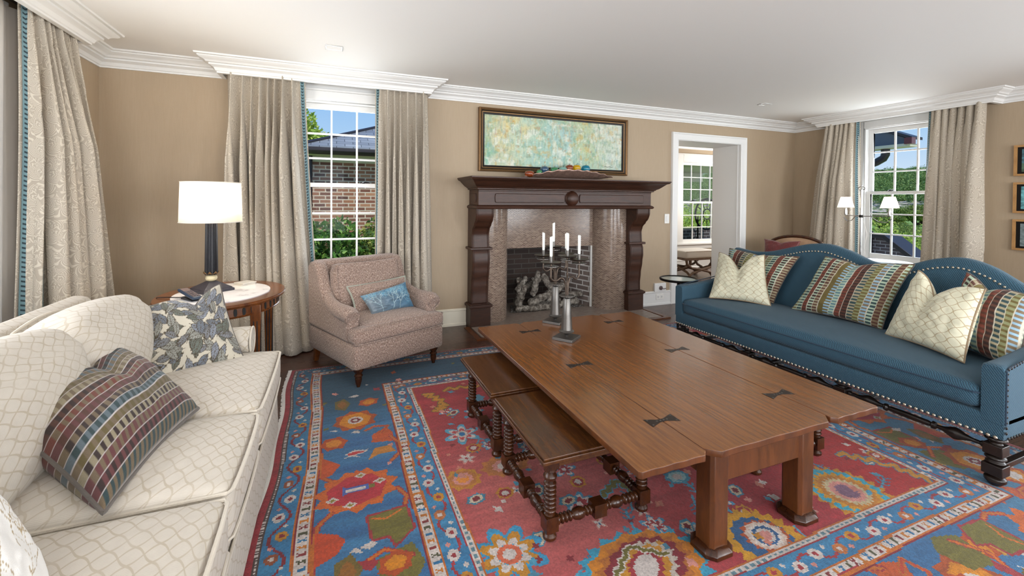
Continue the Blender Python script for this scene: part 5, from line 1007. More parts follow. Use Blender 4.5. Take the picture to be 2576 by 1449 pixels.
# ---------------------------------------------------------------- two arm floor lamp
fl=thing('floor_lamp','chrome floor lamp with two small lit pleated shades standing by the right window','lamp',(5.45,3.07,0)); CH=M['chrome']
b=MB(); b.lathe([(0,0),(.12,0),(.12,.012),(.04,.02),(.012,.05),(.011,.08)],seg=32); b.build('base',CH,fl); b=MB(); b.tube([(0,0,.05),(0,0,1.44)],.010,12); b.build('pole',CH,fl)
b=MB(); b.tube([(0,.035*cos(a),1.46+.020*sin(a)) for a in [2*pi*k/16 for k in range(16)]],.004,6,loop=True); b.sphere((0,0,1.485),.010,10,8); b.lathe([(.016,1.43),(.016,1.445),(.006,1.45)],seg=12); b.build('finial',CH,fl)
b=MB(); b.lathe([(.018,1.135),(.020,1.14),(.020,1.16),(.018,1.165)],seg=14); b.build('clamp',M['black_metal'],fl)
for sg,L in ((1,.16),(-1,.27)):
    b=MB(); b.tube([(0,0,1.15),(0,sg*L,1.16)],.005,8); b.tube([(0,sg*L*.35,1.15),(0,sg*L*.6,1.10),(0,sg*L*.9,1.09),(0,sg*(L+.02),1.13)],.004,8); b.lathe([(.014,1.16),(.016,1.19),(.010,1.24)],(0,sg*L,0),seg=12); arm=b.build('arm',CH,fl)
    b=MB(); rings=[]
    for z,r in ((1.245,.080),(1.365,.045)): rings.append([((r+(.0012 if k%2 else 0))*cos(2*pi*k/72),sg*L+(r+(.0012 if k%2 else 0))*sin(2*pi*k/72),z) for k in range(72)])
    b.loft(rings,cap=False); b.build('lamp_shade',M['shade'],fl,sharp=180); b=MB(); b.sphere((0,sg*L,1.29),.018,10,8); b.build('bulb',M['bulb'],fl); point('floor_lamp_bulb',(5.45,3.07+sg*L,1.325),2.2,(1,.83,.6),.02)
b=MB((5.47,3.03,0)); b.tube([(5.46,3.05,1.1),(5.49,3.03,.95),(5.46,3.04,.8),(5.48,3.01,.6),(5.45,3.03,.4),(5.46,3.02,.1),(5.5,3.0,.005)],.004,6); o=b.build('lamp_cord',M['white_plastic']); o.location=(5.47,3.03,0); tag(o,'white cord hanging down beside the chrome floor lamp','cord')
# ---------------------------------------------------------------- bench in the adjoining room
bn=thing('curule_bench','cream upholstered bench with carved curved X legs in the adjoining room','bench',(5.84,5.93,0)); GW=M['grey_carved_wood']
b=MB(); cush(b,-.36,.36,-.22,.22,.335,.455,.02,.008,n=14); b.build('cushion',M['white_linen'],bn); b=MB(); b.tube([(-.36,-.222,.34),(.36,-.222,.34)],.004,6); b.tube([(-.36,-.222,.45),(.36,-.222,.45)],.004,6); b.build('welt',M['pillow_welt'],bn)
b=MB(); b.box(-.36,.36,-.22,.22,.30,.337); b.build('rail',GW,bn,bev=.006)
for x in (-.24,.24):
    for sg in (-1,1):
        b=MB(); b.tube([(x,sg*.19,.30),(x,sg*.19,.24),(x,sg*.13,.17),(x,0,.125),(x,-sg*.12,.085),(x,-sg*.17,.045),(x,-sg*.20,.012),(x,-sg*.225,.014)],[.026,.024,.022,.022,.02,.018,.018,.012],10); b.build('leg',GW,bn)
for yy in (-.20,.20):
  for sg in (-1,1): b=MB(); b.tube([(sg*.33,yy,.30),(sg*.32,yy,.24),(sg*.22,yy,.17),(0,yy,.13),(-sg*.2,yy,.08),(-sg*.27,yy,.03),(-sg*.31,yy,.012)],[.024,.022,.02,.022,.02,.018,.012],10); b.build('leg',GW,bn)
b=MB(); b.tube([(0,-.2,.13),(0,.2,.13)],.016,10); b.build('stretcher',GW,bn)
# ---------------------------------------------------------------- leaf bowl and glass fruit on the mantel
lb=thing('leaf_bowl','long silvery bronze leaf shaped bowl on the mantel shelf','bowl',(2.345,4.18,1.5205))
b=MB()
def lfb(u,v):
    x=-.55+1.13*u; w=.115*sin(pi*min(1,max(0,u))**.95)**.8+.002; y=(v-.5)*2*w; k=abs(v-.5)*2; ht=.012+.105*k**1.6*sin(pi*u)**.9+.055*abs(u-.5)**2*3*(1 if u>.5 else .2)+.006*sin(u*60+v*8)*k
    return (x,y,ht-.010)
b.sheet(lfb,90,16); b.build('leaf',simple('aged_leaf_metal','#94796c',.32,.6,bump=1,bs=45,var=.5),lb,solid=.004)
random.seed(8)
FR=[(-.462,-.02,.052,.036,'glass_amber','amber pear shaped glass fruit at the left tip of the leaf bowl',(1.5,1,1)),(-.353,-.03,.068,.032,'glass_green','small green glass fruit between the amber and the blue ones',(1,1,1)),(-.279,-.0,.103,.042,'glass_blue','smoky blue glass apple with a curled stem',(1.1,1.1,.95)),
(-.161,0,.100,.038,'glass_green','green glass pear with a dark pointed stem',(1.25,1,.95)),(-.056,.0,.108,.040,'glass_aqua','pale aqua glass fruit beside the green pear',(1.2,1,.85)),(.021,.0,.130,.041,'glass_orange','orange and brown striped glass apple',(1.1,1.1,.95)),(.11,.0,.132,.043,'glass_yellow','yellow glass apple with a green dimple',(1.1,1.1,.92)),(.225,.0,.128,.045,'glass_teal','bright teal glass ball at the right of the fruit',(1.1,1.1,1))]
for x,y,z,r,m,l,sc in FR:
    t=thing('glass_fruit',l,'glass fruit',(2.345+x,4.18+y,1.5205+z),0,'coloured glass fruit in the leaf bowl'); b=MB(); rings=[]; n=14
    for i in range(n+1):
        th=pi*i/n; rr=r*sin(th); zz=-r*cos(th); 
        if th>pi*.75: zz-=r*.35*(1-((pi-th)/(pi*.25)))**2
        rings.append([((rr+1e-4)*sc[0]*cos(2*pi*k/20),(rr+1e-4)*sc[1]*sin(2*pi*k/20),zz*sc[2]) for k in range(20)])
    b.loft(rings); b.build('body',M[m],t,sharp=180); b=MB(); b.tube([(0,0,r*.6),(.002,0,r*.95),(.010,.0,r*1.2)],[.003,.0025,.0015],6); b.build('stem',M['slate'],t)
# ---------------------------------------------------------------- hand knotted rug
def rug():
    X0,X1,Y0,Y1=-.285,3.40,.36,3.665; rs=.0065; cv=Cv(X0,X1,Y0,Y1,rs,'#9a2e34'); H_,W_=cv.h,cv.w; X,Y=np.meshgrid(cv.X,cv.Y); L=lambda c:np.array(lin(c)); a=cv.a
    R1,O1,WH,BL,LB,TE,GO,DR,OL,PK,BR='#963036','#b4652a','#c8beb8','#2c5782','#4f93ae','#1d4456','#b9812c','#7a1f28','#6b6428','#c98a80','#6a4030'
    wob=(vnoise(H_,W_,5,5,2,2)-.5)*.03
    # field with abrash
    f=vnoise(H_,W_,40,3,5,2)[...,None]; pk=np.exp(-(((X-.85)/.45)**2+((Y-1.75)/.55)**2))[...,None]
    a[:]=L('#8f2630')*(1-f)+L('#a8363a')*f; a[:]=a*(1-.55*pk)+L('#c98078')*.55*pk; rt=np.clip((X-1.9)/.5,0,1)[...,None]; a[:]=a*(1-rt*.75)+L('#a3211c')*rt*.75
    ser=lambda cx,cy,rx,ry,n,dp,rot=0,jit=0:[(cx+(rx*(1-(dp if k%2 else 0)))*cos(2*pi*k/(2*n))*cos(rot)-(ry*(1-(dp if k%2 else 0)))*sin(2*pi*k/(2*n))*sin(rot),cy+(rx*(1-(dp if k%2 else 0)))*cos(2*pi*k/(2*n))*sin(rot)+(ry*(1-(dp if k%2 else 0)))*sin(2*pi*k/(2*n))*cos(rot)) for k in range(2*n)]
    def med(cx,cy,rx,ry,cols,n=16,rot=0):
        for i,c in enumerate(cols):
            s=1-i/len(cols)*.86; cv.poly(ser(cx,cy,rx*s,ry*s,n if i%2==0 else n//2+3,.17 if i%2==0 else .12,rot+.1*i),c)
    def flower(cx,cy,r,cols,pet=6,rot=0):
        for i,c in enumerate(cols[:-1]):
            rr=r*(1-i*.22)
            for k in range(pet): t=rot+2*pi*k/pet; cv.ell(cx+rr*.55*cos(t),cy+rr*.55*sin(t),rr*.42,rr*.22,c,t)
        cv.ell(cx,cy,r*.3,r*.3,cols[-2]); cv.ell(cx,cy,r*.17,r*.17,cols[-1])
    def sprig(x,y,an,l,c,c2): 
        x2,y2=x+l*cos(an),y+l*sin(an); cv.line([(x,y),(x2,y2)],.010,c)
        for t in (.5,.75,1): 
            for s in (-1,1): cv.line([(x+l*t*cos(an),y+l*t*sin(an)),(x+l*t*cos(an)+.03*cos(an+s*.9),y+l*t*sin(an)+.03*sin(an+s*.9))],.008,c2)
    def zig(p,wd,c,amp=.02,n=10,e=None):
        q=[]; 
        for (x1,y1),(x2,y2) in zip(p[:-1],p[1:]):
            for k in range(n): t=k/n; nx,ny=-(y2-y1),(x2-x1); l=math.hypot(nx,ny); s=amp*(1 if k%2 else -1); q.append((x1+(x2-x1)*t+nx/l*s,y1+(y2-y1)*t+ny/l*s))
        if e: cv.line(q,wd+.012,e)
        cv.line(q,wd,c)
    r=random.Random(12)
    for k in range(120):
        x,y=r.uniform(.56,2.6),r.uniform(1.15,2.95); t=k%5
        if t==0: flower(x,y,r.uniform(.05,.08),['#4f8fb0',WH,R1,WH],r.choice((5,6,8)),r.random()*3)
        elif t==1: sprig(x,y,r.uniform(0,6.3),r.uniform(.08,.14),LB,'#3f6f8a')
        elif t==2: med(x,y,.045,.04,[GO,R1,WH],7,r.random())
        elif t==3: med(x,y,.05,.035,['#3f7f9a','#c9b9a0',DR],6,r.random())
        else: flower(x,y,.035,[PK,WH,BL],4,r.random())
    flower(.66,2.33,.11,['#5aa0bd',WH,'#c04a4a','#cdbfb4','#2b6fa0'],6,.3); flower(.60,1.47,.15,['#3f8db4',GO,WH,'#5aa8c4','#c9674a',WH],8,.2); flower(.62,2.1,.05,[PK,WH,R1],6); med(.50+.06,1.95,.09,.085,[GO,'#b4713a',PK,'#d98a3c'],9); med(.78,1.98,.13,.09,['#b4713a','#a86a3c',PK,WH],10)
    med(1.03,1.24,.27,.18,['#3f93b0','#c27a2a','#a8642a',DR,'#bcb0a4',GO,R1,WH],20); zig([(.9,1.24),(1.03,1.34),(1.16,1.24)],.014,OL,.006,6,WH)
    med(1.54,1.18,.17,.17,['#c5902e',BL,'#24527c'],22); med(1.56,1.19,.10,.085,['#a8502c','#cdb6a8','#d8cfc8',BL,WH,PK],14)
    med(2.14,1.24,.19,.19,[GO,'#3f9cb4','#c8912f','#b5762c','#bfae8a',PK,'#7a5a70'],24,.5); zig([(2.42,1.45),(2.55,1.3),(2.60,1.12)],.022,GO,.022,7,'#4f6c80'); med(2.42,1.10,.07,.05,[GO,R1,GO],6,.2)
    med(1.50,1.60,.07,.055,[LB,'#9fc4c8',WH],8); sprig(1.50,1.40,1.5,.16,'#4f8faa',LB); sprig(1.75,1.55,2.6,.12,'#4f8faa',LB)
    zig([(.58,2.90),(.66,2.72),(.58,2.62)],.024,GO,.022,7,'#6a5a30'); zig([(.70,2.92),(1.0,2.9)],.02,GO,.02,8,OL); cv.poly(ser(.86,2.72,.07,.06,7,.25),'#5f8ea6'); zig([(1.1,1.62),(1.22,1.68),(1.25,1.55)],.022,OL,.01,6,LB)
    med(2.25,2.0,.16,.13,[LB,GO,BL,WH],14); med(1.5,2.3,.3,.3,[BL,GO,DR,LB,WH,R1],24)
    for k in range(170): x,y=r.uniform(.52,2.65),r.uniform(1.1,3.0); cv.poly(ser(x,y,r.uniform(.012,.03),r.uniform(.012,.024),4,.4,r.random()*3),r.choice([LB,WH,GO,PK,'#c07a6a','#7a2028','#4a7f96']))
    # borders
    dl=X-X0; dr=X1-X; df=(Y1-Y)*1.20; dn=(Y-Y0)*1.02; d=np.minimum(np.minimum(dl,dr),np.minimum(df,dn)); side=np.argmin(np.stack([dl,dr,df,dn]),0); s=np.where(side<2,Y,X); d=d+wob*np.clip(d*6,0,1)
    n1=vnoise(H_,W_,50,5,8,2); n3=vnoise(H_,W_,4,6,18,1)
    def band(a0,a1,c,m=None):
        k=(d>=a0)&(d<a1)
        if m is not None: k&=m
        a[k]=(L(c) if isinstance(c,str) else c[k])
    blu=L('#2c5585')*(1-n1[...,None])+L('#467ea6')*n1[...,None]; tq=(np.clip((Y-2.5)/.5,0,1)*np.clip((2.2-X)/.8,0,1))[...,None]; blm=blu*(1-.85*tq)+L('#1c4252')*.85*tq; rtl=np.clip((X-2.3)/.5,0,1)[...,None]; blm=blm*(1-.5*rtl)+L('#4b7f94')*.5*rtl; blg=blu*.7+L('#3f93b8')*.3; blg=blg*(1-.5*tq)+L('#1f4a58')*.5*tq
    mod=lambda p,ph=0:((s+ph)/p)%1
    band(-.1,.030,R1); band(.03,.052,'#4a3a34'); band(.036,.046,WH,mod(.016)<.55); band(.052,.150,blg)
    v1=np.abs(d-(.100+.030*np.sin(2*pi*s/.24)))<.006; band(.055,.148,DR,v1)
    for a0,a1 in ((.054,.148),(.660,.750)):
        c_=(a0+a1)/2
        for i,c in enumerate((WH,GO,'#8a4a2c',WH)):
            ph=mod(.44,i*.11); u_=(ph-.5)*.44; v_=(d-c_)-.012*(1 if i%2 else -1); e=(u_/.026)**2+(v_/.022)**2; band(a0,a1,c,e<1); band(a0,a1,DR if i!=2 else WH,e<.18)
            u2=(mod(.44,i*.11+.055)-.5)*.44; band(a0,a1,PK if i%2 else '#c9c0b6',(np.abs(u2)+np.abs(d-c_+.02*(1 if i%2 else -1)))<.011)
    for a0,a1 in ((.150,.162),(.208,.222)): band(a0,a1,O1); band(a0+.008,a1,DR)
    def white(a0,a1):
        band(a0,a1,WH); c_=(a0+a1)/2; P_=.036; ph=mod(P_); q=np.floor(s/P_)%4; u_=(ph-.5)*P_; v_=np.abs(d-c_); ch=(np.abs(np.abs(u_)-v_*.45)<.0042)&(v_<.015)
        for i,c in enumerate(('#7a2a2a','#b9722c','#2b6a94','#4a4a30')): band(a0,a1,c,ch&(q==i))
    white(.162,.208); k=(d>=.222)&(d<.598); a[k]=blm[k]; sc_=Cv(X0,X1,Y0,Y1,rs,'#000000'); sc_.a[:]=-1
    for q in range(230): sc_.poly(ser(r.uniform(X0,X1),r.uniform(Y0,Y1),r.uniform(.014,.04),r.uniform(.012,.03),r.choice((3,4,5)),.35,r.random()*3),r.choice([WH,'#b5532a',PK,OL,'#b98a3c','#9a3338',LB]))
    k=k&(sc_.a[...,0]>=0); a[k]=sc_.a[k]
    band(.598,.604,DR); band(.604,.614,O1); white(.614,.650); band(.650,.658,O1); k=(d>=.658)&(d<.752)
    sv=a[k].copy(); blk=(np.abs(a[k]-L(WH)).sum(-1)>9); 
    base2=blg*1.0; tmp=base2.copy(); msk=(d>=.658)&(d<.752); a[msk]=tmp[msk]; v1=np.abs(d-(.705+.026*np.sin(2*pi*s/.22)))<.0055; band(.66,.75,R1,v1)
    for i,c in enumerate((WH,GO,'#b06a3c',WH)):
        u_=(mod(.44,i*.11)-.5)*.44; e=(u_/.028)**2+((d-.705-.010*(1 if i%2 else -1))/.024)**2; band(.658,.752,c,e<1); band(.658,.752,R1 if i!=2 else WH,e<.16)
        u2=(mod(.44,i*.11+.055)-.5)*.44; band(.658,.752,PK if i%2 else WH,(np.abs(u2)+np.abs(d-.705+.02*(1 if i%2 else -1)))<.012)
    band(.752,.758,R1); band(.758,.779,WH); band(.764,.773,'#5f7f8a',mod(.03)<.55); band(.779,.786,O1)
    # main border motifs, left side as seen, repeated loosely on the others
    def ms(f,x,y): pass
    def vine(p,c=O1,c2=R1,wd=.014): cv.line(p,wd+.010,c2); cv.line(p,wd,c)
    def group(Tm,dy):
        T=Tm; q=lambda pts:[T(x,y) for x,y in pts]
        def M_(x,y,rx,ry,cols,n,rot=0):
            for i,c in enumerate(cols): s_=1-i/len(cols)*.82; cv.poly(q(ser(x,y,rx*s_,ry*s_,n if i%2==0 else n//2+2,.2 if i%2==0 else .12,rot)),c)
        V=lambda p,c=O1,c2=R1,wd=.014:(cv.line(q(p),wd+.010,c2),cv.line(q(p),wd,c))
        M_(.12,2.70,.13,.125,['#a04a20','#c98026','#cf8a30'],8,.2); cv.poly(q(ser(.12,2.70,.045,.045,8,.08)),WH); cv.poly(q(ser(.12,2.70,.034,.034,6,.3)),DR); cv.poly(q(ser(.12,2.70,.014,.014,6,.1)),WH)
        M_(.21,2.915,.07,.06,['#a8481e','#c98024'],6,.4); M_(0.0,2.48,.075,.07,['#a8481e','#c07a30'],6,.1)
        cv.poly(q([(.05,2.35),(.10,2.38),(.16,2.36),(.19,2.385),(.15,2.34),(.10,2.33),(.13,2.30),(.08,2.325),(.04,2.315),(.07,2.335)]),WH); cv.poly(q([(.06,2.35),(.10,2.365),(.16,2.35),(.12,2.34),(.07,2.335)]),'#b83a3a')
        cv.poly(q([(.09,2.56),(.14,2.54),(.13,2.58),(.11,2.575)]),WH); cv.poly(q([(-.02,2.62),(.02,2.60),(.015,2.625)]),WH)
        cv.poly(q([(.20,2.50),(.28,2.56),(.31,2.48),(.30,2.40),(.19,2.42)]),'#b5532a'); V([(.17,2.56),(.22,2.59),(.29,2.57),(.25,2.50)],'#b0402c',O1,.010); V([(.29,2.46),(.32,2.38),(.32,2.28),(.27,2.22)]); cv.poly(q([(.16,2.26),(.20,2.36),(.28,2.36),(.30,2.30),(.22,2.30)]),'#b97a34')
        V([(-.06,2.40),(-.06,2.20),(-.02,2.16),(.04,2.12)]); cv.poly(q([(-.06,2.36),(.0,2.30),(.03,2.27),(-.01,2.20),(-.06,2.18)]),'#b8502a')
        M_(.10,2.05,.185,.155,['#c4622c','#b0303a','#a62a36'],11,.15)
        for x,y in ((.12,2.15),(.20,2.08),(-.0,2.01),(.07,1.955)): cv.poly(q([(x-.028,y),(x,y+.022),(x+.028,y),(x,y-.022)]),WH); cv.poly(q([(x-.014,y),(x,y+.011),(x+.014,y),(x,y-.011)]),'#8a7a30')
        cv.poly(q([(.04,2.09),(.04,2.02),(.06,2.035),(.15,2.035),(.15,2.075),(.06,2.075)]),'#4a5fa0'); cv.poly(q([(.05,2.065),(.05,2.045),(.14,2.045),(.14,2.065)]),WH); cv.ell(*T(.165,2.055),.014,.014,OL)
        V([(.27,2.0),(.30,1.93),(.28,1.86)]); cv.poly(q([(.13,1.86),(.29,1.87),(.30,1.73),(.22,1.66),(.20,1.72),(.14,1.72)]),OL); cv.line(q([(.13,1.86),(.29,1.87),(.30,1.73),(.22,1.66),(.20,1.72),(.14,1.72),(.13,1.86)]),.010,R1); V([(.15,1.84),(.2,1.82),(.26,1.85)],'#c56a2a',OL,.010)
        V([(-.0,1.93),(-.05,1.87),(-.065,1.74),(-.06,1.60)]); cv.poly(q([(-.06,1.84),(.02,1.80),(.05,1.76),(.02,1.70),(-.06,1.66)]),'#b8482a')
        cv.poly(q([(.14,1.62),(.28,1.66),(.31,1.55),(.26,1.48),(.16,1.50)]),OL); V([(.10,1.62),(.18,1.66),(.27,1.60)],'#c56a2a',R1,.012); cv.poly(q([(.06,1.69),(.11,1.67),(.08,1.71)]),WH); cv.poly(q([(.05,1.62),(.13,1.58),(.16,1.62),(.08,1.64)]),R1)
        M_(.05,2.93,.05,.09,['#6b5a24','#8a5a20'],5); cv.poly(q([(.09,3.03),(.14,3.05),(.16,3.03),(.13,3.01)]),WH); M_(.10,1.38,.1,.09,['#a8481e','#c98026',WH],8)
    group(lambda x,y:(x,y),0)
    group(lambda x,y:(x,y-1.33),0)
    group(lambda x,y:(X1-(x-X0),y-.35),0); group(lambda x,y:(X1-(x-X0),y-1.55),0)
    ym=(Y1-(0.41)/1.2)
    for off in (2.1,3.35): group(lambda x,y:(y*1.0-2.0+off-.0,ym-(x-.115)*.8),0)
    for off in (1.35,2.6): group(lambda x,y:(y-2.0+off,Y0+.41/1.02+(x-.115)*.95),0)
    band(.598,.604,DR); band(.604,.614,O1); band(.208,.216,O1)
    # streaks and knot speckle
    st_=vnoise(H_,W_,170,4,21,1)[...,None]; a[:]=a*(.82+.30*st_); rg=np.random.default_rng(3); a*=rg.uniform(.80,1.16,(H_,W_,1)); lum=a.mean(-1,keepdims=True); a[:]=np.clip((lum+(a-lum)*1.08)*.80,0,1)
    xe=np.linspace(X0,X1,W_+1); ye=np.linspace(Y0,Y1,H_+1); XX,YY=np.meshgrid(xe,ye); ux=(XX-X0); edge=np.minimum(XX-X0,Y1-YY); XX2=XX+ (np.sin(YY*3.1)*.012+.006*np.sin(YY*9))*(1-np.clip(ux/.5,0,1)); YY2=YY+(np.sin(XX*2.3)*.012)*(np.clip((YY-2.6)/1,0,1))
    ZZ=np.full_like(XX,.0045)+rg.uniform(-.0008,.0008,XX.shape); b0=np.zeros_like(XX,bool); b0[0]=b0[-1]=True; b0[:,0]=b0[:,-1]=True; ZZ[b0]=.001
    t=NT('knotted_wool'); c=t.n('Attribute',0,props={'attribute_name':'paint'}); u=t.uv(); n=t.noise(t.n('Mapping',Vector=u,Scale=(1,1.6,1)),230,2); t.set(Base_Color=t.mix(.35,c,t.mix(n,(.1,.1,.1),(.9,.9,.9)),'OVERLAY'),Roughness=.92,Sheen_Weight=.15); t.bump(n,.5,.004)
    o=grid_mesh('patterned_rug',np.stack([XX2-1.55,YY2-2.0,ZZ],-1),W_,H_,t.m,None,np.stack([XX,YY],-1)); o.location=(1.55,2.0,0); me=o.data
    me.attributes.new('paint','FLOAT_COLOR','CORNER'); buf=np.ones((W_*H_,4,4),np.float32); buf[:,:,:3]=a.reshape(-1,1,3); me.attributes['paint'].data.foreach_set('color',buf.ravel())
    tag(o,'large hand knotted red and blue floral rug under the coffee table','rug')
    b=MB((1.55,2.0,0)); rr=random.Random(1)
    for k in range(420):
        y=Y0+(Y1-Y0)*k/420; x=X0+ (sin(y*3.1)*.012+.006*sin(y*9)); b.box(x-.012-rr.random()*.010,x+.004,y,y+.006,.001,.005)
    f=b.build('fringe',M['white_linen'],o); f['kind']='stuff'
rug()
# ---------------------------------------------------------------- outside
def leafy(name,label,cat,base,blobs,n,size,mat,trunk=None,group=None,seed=0):
    r=np.random.default_rng(seed); V=[];F=[]; B=np.array(blobs,float); wts=B[:,3]*B[:,4]*B[:,5]; wts/=wts.sum(); k=r.choice(len(B),n,p=wts); d=r.normal(size=(n,3)); d/=np.linalg.norm(d,axis=1)[:,None]; rad=r.random(n)**.35
    c=B[k,:3]+d*rad[:,None]*B[k,3:6]; a=r.normal(size=(n,3)); a/=np.linalg.norm(a,axis=1)[:,None]; b=np.cross(a,d+r.normal(size=(n,3))*.5); b/=np.linalg.norm(b,axis=1)[:,None]; s=size*r.uniform(.6,1.3,n)[:,None]
    q=np.stack([c-a*s,c+b*s*.38,c+a*s,c-b*s*.38],1)-np.array(base); me=bpy.data.meshes.new(name); me.vertices.add(n*4); me.vertices.foreach_set('co',q.astype(np.float32).ravel()); me.loops.add(n*4); me.loops.foreach_set('vertex_index',np.arange(n*4,dtype=np.int32)); me.polygons.add(n); me.polygons.foreach_set('loop_start',np.arange(0,n*4,4,dtype=np.int32)); me.update(calc_edges=True); me.validate(); me.materials.append(M[mat])
    t=thing(name,label,cat,base,0,group); o=bpy.data.objects.new('foliage',me); COL.objects.link(o); o.parent=t
    bb=MB(base); tr=trunk or .05; 
    for bl in blobs[:6]: p=Vector(base); e_=Vector(bl[:3]); m_=p.lerp(e_,.5)+Vector((0,0,.1)); bb.tube([p,m_,e_],[tr,tr*.7,tr*.3],7)
    bb.build('stems',M['bark'],t); return t
struct(MB().box(-30,9.5,YB+.6,60,-.45,-.40).build('ground_lawn',M['grass']))
# brick wing seen through window 1
bw=thing('brick_wing','brick house wing with a slate roof and dark gutter outside the fireplace wall window','building',(2,9.5,0)); O=(2,9.5,0)
b=MB(O); b.box(-.47,3.8,9.5,9.8,-.4,2.17); b.build('wall',M['brick'],bw); b=MB(O); b.box(-.52,3.8,9.1,9.5,2.13,2.15); b.box(-.52,3.8,9.46,9.5,2.02,2.14); b.build('soffit',M['soffit'],bw,bev=.01)
b=MB(O); b.prism([(9.10,2.13),(9.10,2.25),(9.04,2.27),(9.0,2.26),(9.0,2.20),(9.04,2.15)],-.56,3.8,'x'); b.build('gutter',M['gutter'],bw,bev=.01)
b=MB(O); v=[b.v(p) for p in ((-.60,9.02,2.26),(4.2,9.02,2.26),(4.2,11.8,3.45),(2.2,11.8,3.45))]; b.f(v); b.build('roof',M['slate_roof'],bw,solid=.05,uv=lambda c,n:(c.x,c.y*1.09)); b=MB(O); b.tube([(-.6,9.02,2.29),(2.2,11.8,3.48)],.04,6); b.build('hip_ridge',M['gutter'],bw)
b=MB(O); b.tube([(-.42,9.44,2.15),(-.42,9.44,-.3)],.035,8); b.build('downspout',M['gutter'],bw)
for i,(x,y,h,l) in enumerate(((-1.0,7.2,1.0,'leafy dark green shrub outside the fireplace wall window, left one'),(-.1,7.3,1.05,'leafy dark green shrub outside the fireplace wall window, middle one'),(.85,7.3,1.02,'leafy dark green shrub outside the fireplace wall window, right one'),(1.8,7.4,1.0,'leafy dark green shrub against the brick wing, farthest right'))):
    r=random.Random(i); bl=[(x+r.uniform(-.4,.4),y+r.uniform(-.3,.3),r.uniform(-.1,h-.25),.30,.28,.28) for _ in range(16)]; leafy('evergreen_shrub',l,'shrub',(x,y,-.4),bl,6500,.055,'leaf_dark' if i%2 else 'leaf_mid',.03,'shrubs below the window',i)
leafy('maple_tree','bright yellow green tree top behind the slate roof of the brick wing','tree',(-2.6,24,-.4),[(-1.6+random.uniform(-1.6,1.6),24,4.2+random.uniform(-1.2,1.0),1.2,1.2,.9) for _ in range(10)],9000,.16,'leaf_bright',.2,None,3)
# view through window 2: eave with downspout, gable, trees, lawn, bluff and hills
pe=thing('roof_eave','dark blue grey roof eave with a bent black downspout outside the right window','roof',(11.6,7.2,2.6)); O=(11.6,7.2,2.6)
b=MB(O); b.prism([(8.6,2.60),(5.75,2.62),(5.70,2.72),(6.35,3.02),(8.6,4.0)],11.8,12.0,'x'); b.build('gable_board',M['eave_blue'],pe,bev=.01); b=MB(O); b.prism([(8.7,2.52),(5.70,2.56),(5.70,2.62),(8.7,2.60)],11.7,12.1,'x'); b.build('soffit',M['soffit'],pe)
b=MB(O); b.prism([(5.62,2.70),(5.62,2.76),(6.35,3.10),(8.7,4.1),(8.7,4.03),(6.35,3.03)],11.7,12.1,'x'); b.build('roof_edge',M['gutter'],pe); b=MB(O); b.box(11.65,11.8,5.60,5.74,2.60,2.74); b.build('copper_corner',M['burgundy'],pe)
b=MB(O); b.tube([(11.9,6.22,2.6),(11.9,6.22,2.42),(11.9,6.26,2.34),(11.9,6.40,2.26),(11.9,6.8,2.12),(11.9,7.2,1.98)],.085,10); b.build('downspout',M['gutter'],pe)
gb=thing('brick_gable','brick gable wall coloured as in shadow with a sloping coping outside the right window','building',(12,7.2,-.5)); O=(12,7.2,-.5)
b=MB(O); b.prism([(9.2,-2.5),(5.45,-2.5),(5.45,-.20),(6.28,.46),(9.2,.46)],12,12.4,'x'); b.build('wall',M['dark_shaded_brick'],gb); b=MB(O); b.prism([(5.30,-.30),(6.26,.47),(6.6,.47),(6.6,.56),(6.22,.56),(5.24,-.22)],11.9,12.5,'x'); b.build('coping',M['gutter'],gb,bev=.01)
b=MB(O); b.box(11.92,12.02,6.50,6.66,-2.5,.62); b.build('corner_board',M['gutter'],gb)
MBg=MB(); MBg.sheet(lambda u,v:(12.4+190*u,-60+330*v,-5.0),30,30); struct(MBg.build('ground_valley',M['grass']))
struct(MB().box(202,330,-60,330,-5.2,-5.02).build('lake',M['water']))
def hills(name,x,ybase,y0,y1,h0,h1,mat,seed,depth,am=1):
    nu,nv=220,30; n=vnoise(nv+1,nu+1,4,14,seed,5); n2=vnoise(nv+1,nu+1,14,90,seed+1,3); u=np.linspace(0,1,nu+1)[None]; v=np.linspace(0,1,nv+1)[:,None]; Y=y0+(y1-y0)*u+0*v; Z=ybase+(h0+(h1-h0)*(.55*vnoise(2,nu+1,1,5,seed+3,2)[:1]+.45*n[-1:]))*v**.8+((n-.5)*4*v+(n2-.5)*4)*am; Xx=x+depth*v+(n2-.5)*12*am
    o=grid_mesh(name,np.stack([Xx+0*Y,Y,Z],-1),nu,nv,M[mat],None,np.stack([Y,Z],-1)); return struct(o)
hills('hill_bluff',290,-6,-60,330,7.5,10,'rock',5,16,.7); hills('hill_forest',308,-3,-80,380,25,33,'forest',9,60)
r=random.Random(77); fb=[]
for k in range(1250):
    v=r.random()**.8; X_=300+66*v; k_=r.uniform(.36,.64) if k<900 else r.uniform(.86,1.12); fb.append((X_,X_*k_,-1+27*v**.8+r.uniform(-1.5,2.2)+4*sin(k_*22)*v,3.6*r.uniform(.7,1.3),3.6*r.uniform(.7,1.3),2.6*r.uniform(.7,1.3)))
fo=leafy('hillside_forest','dense green forest covering the distant hill across the water','forest',(330,170,5),fb,170000,.55,'leaf_hill',.3,None,78)
for c in [fo]+list(fo.children): c['kind']='stuff'
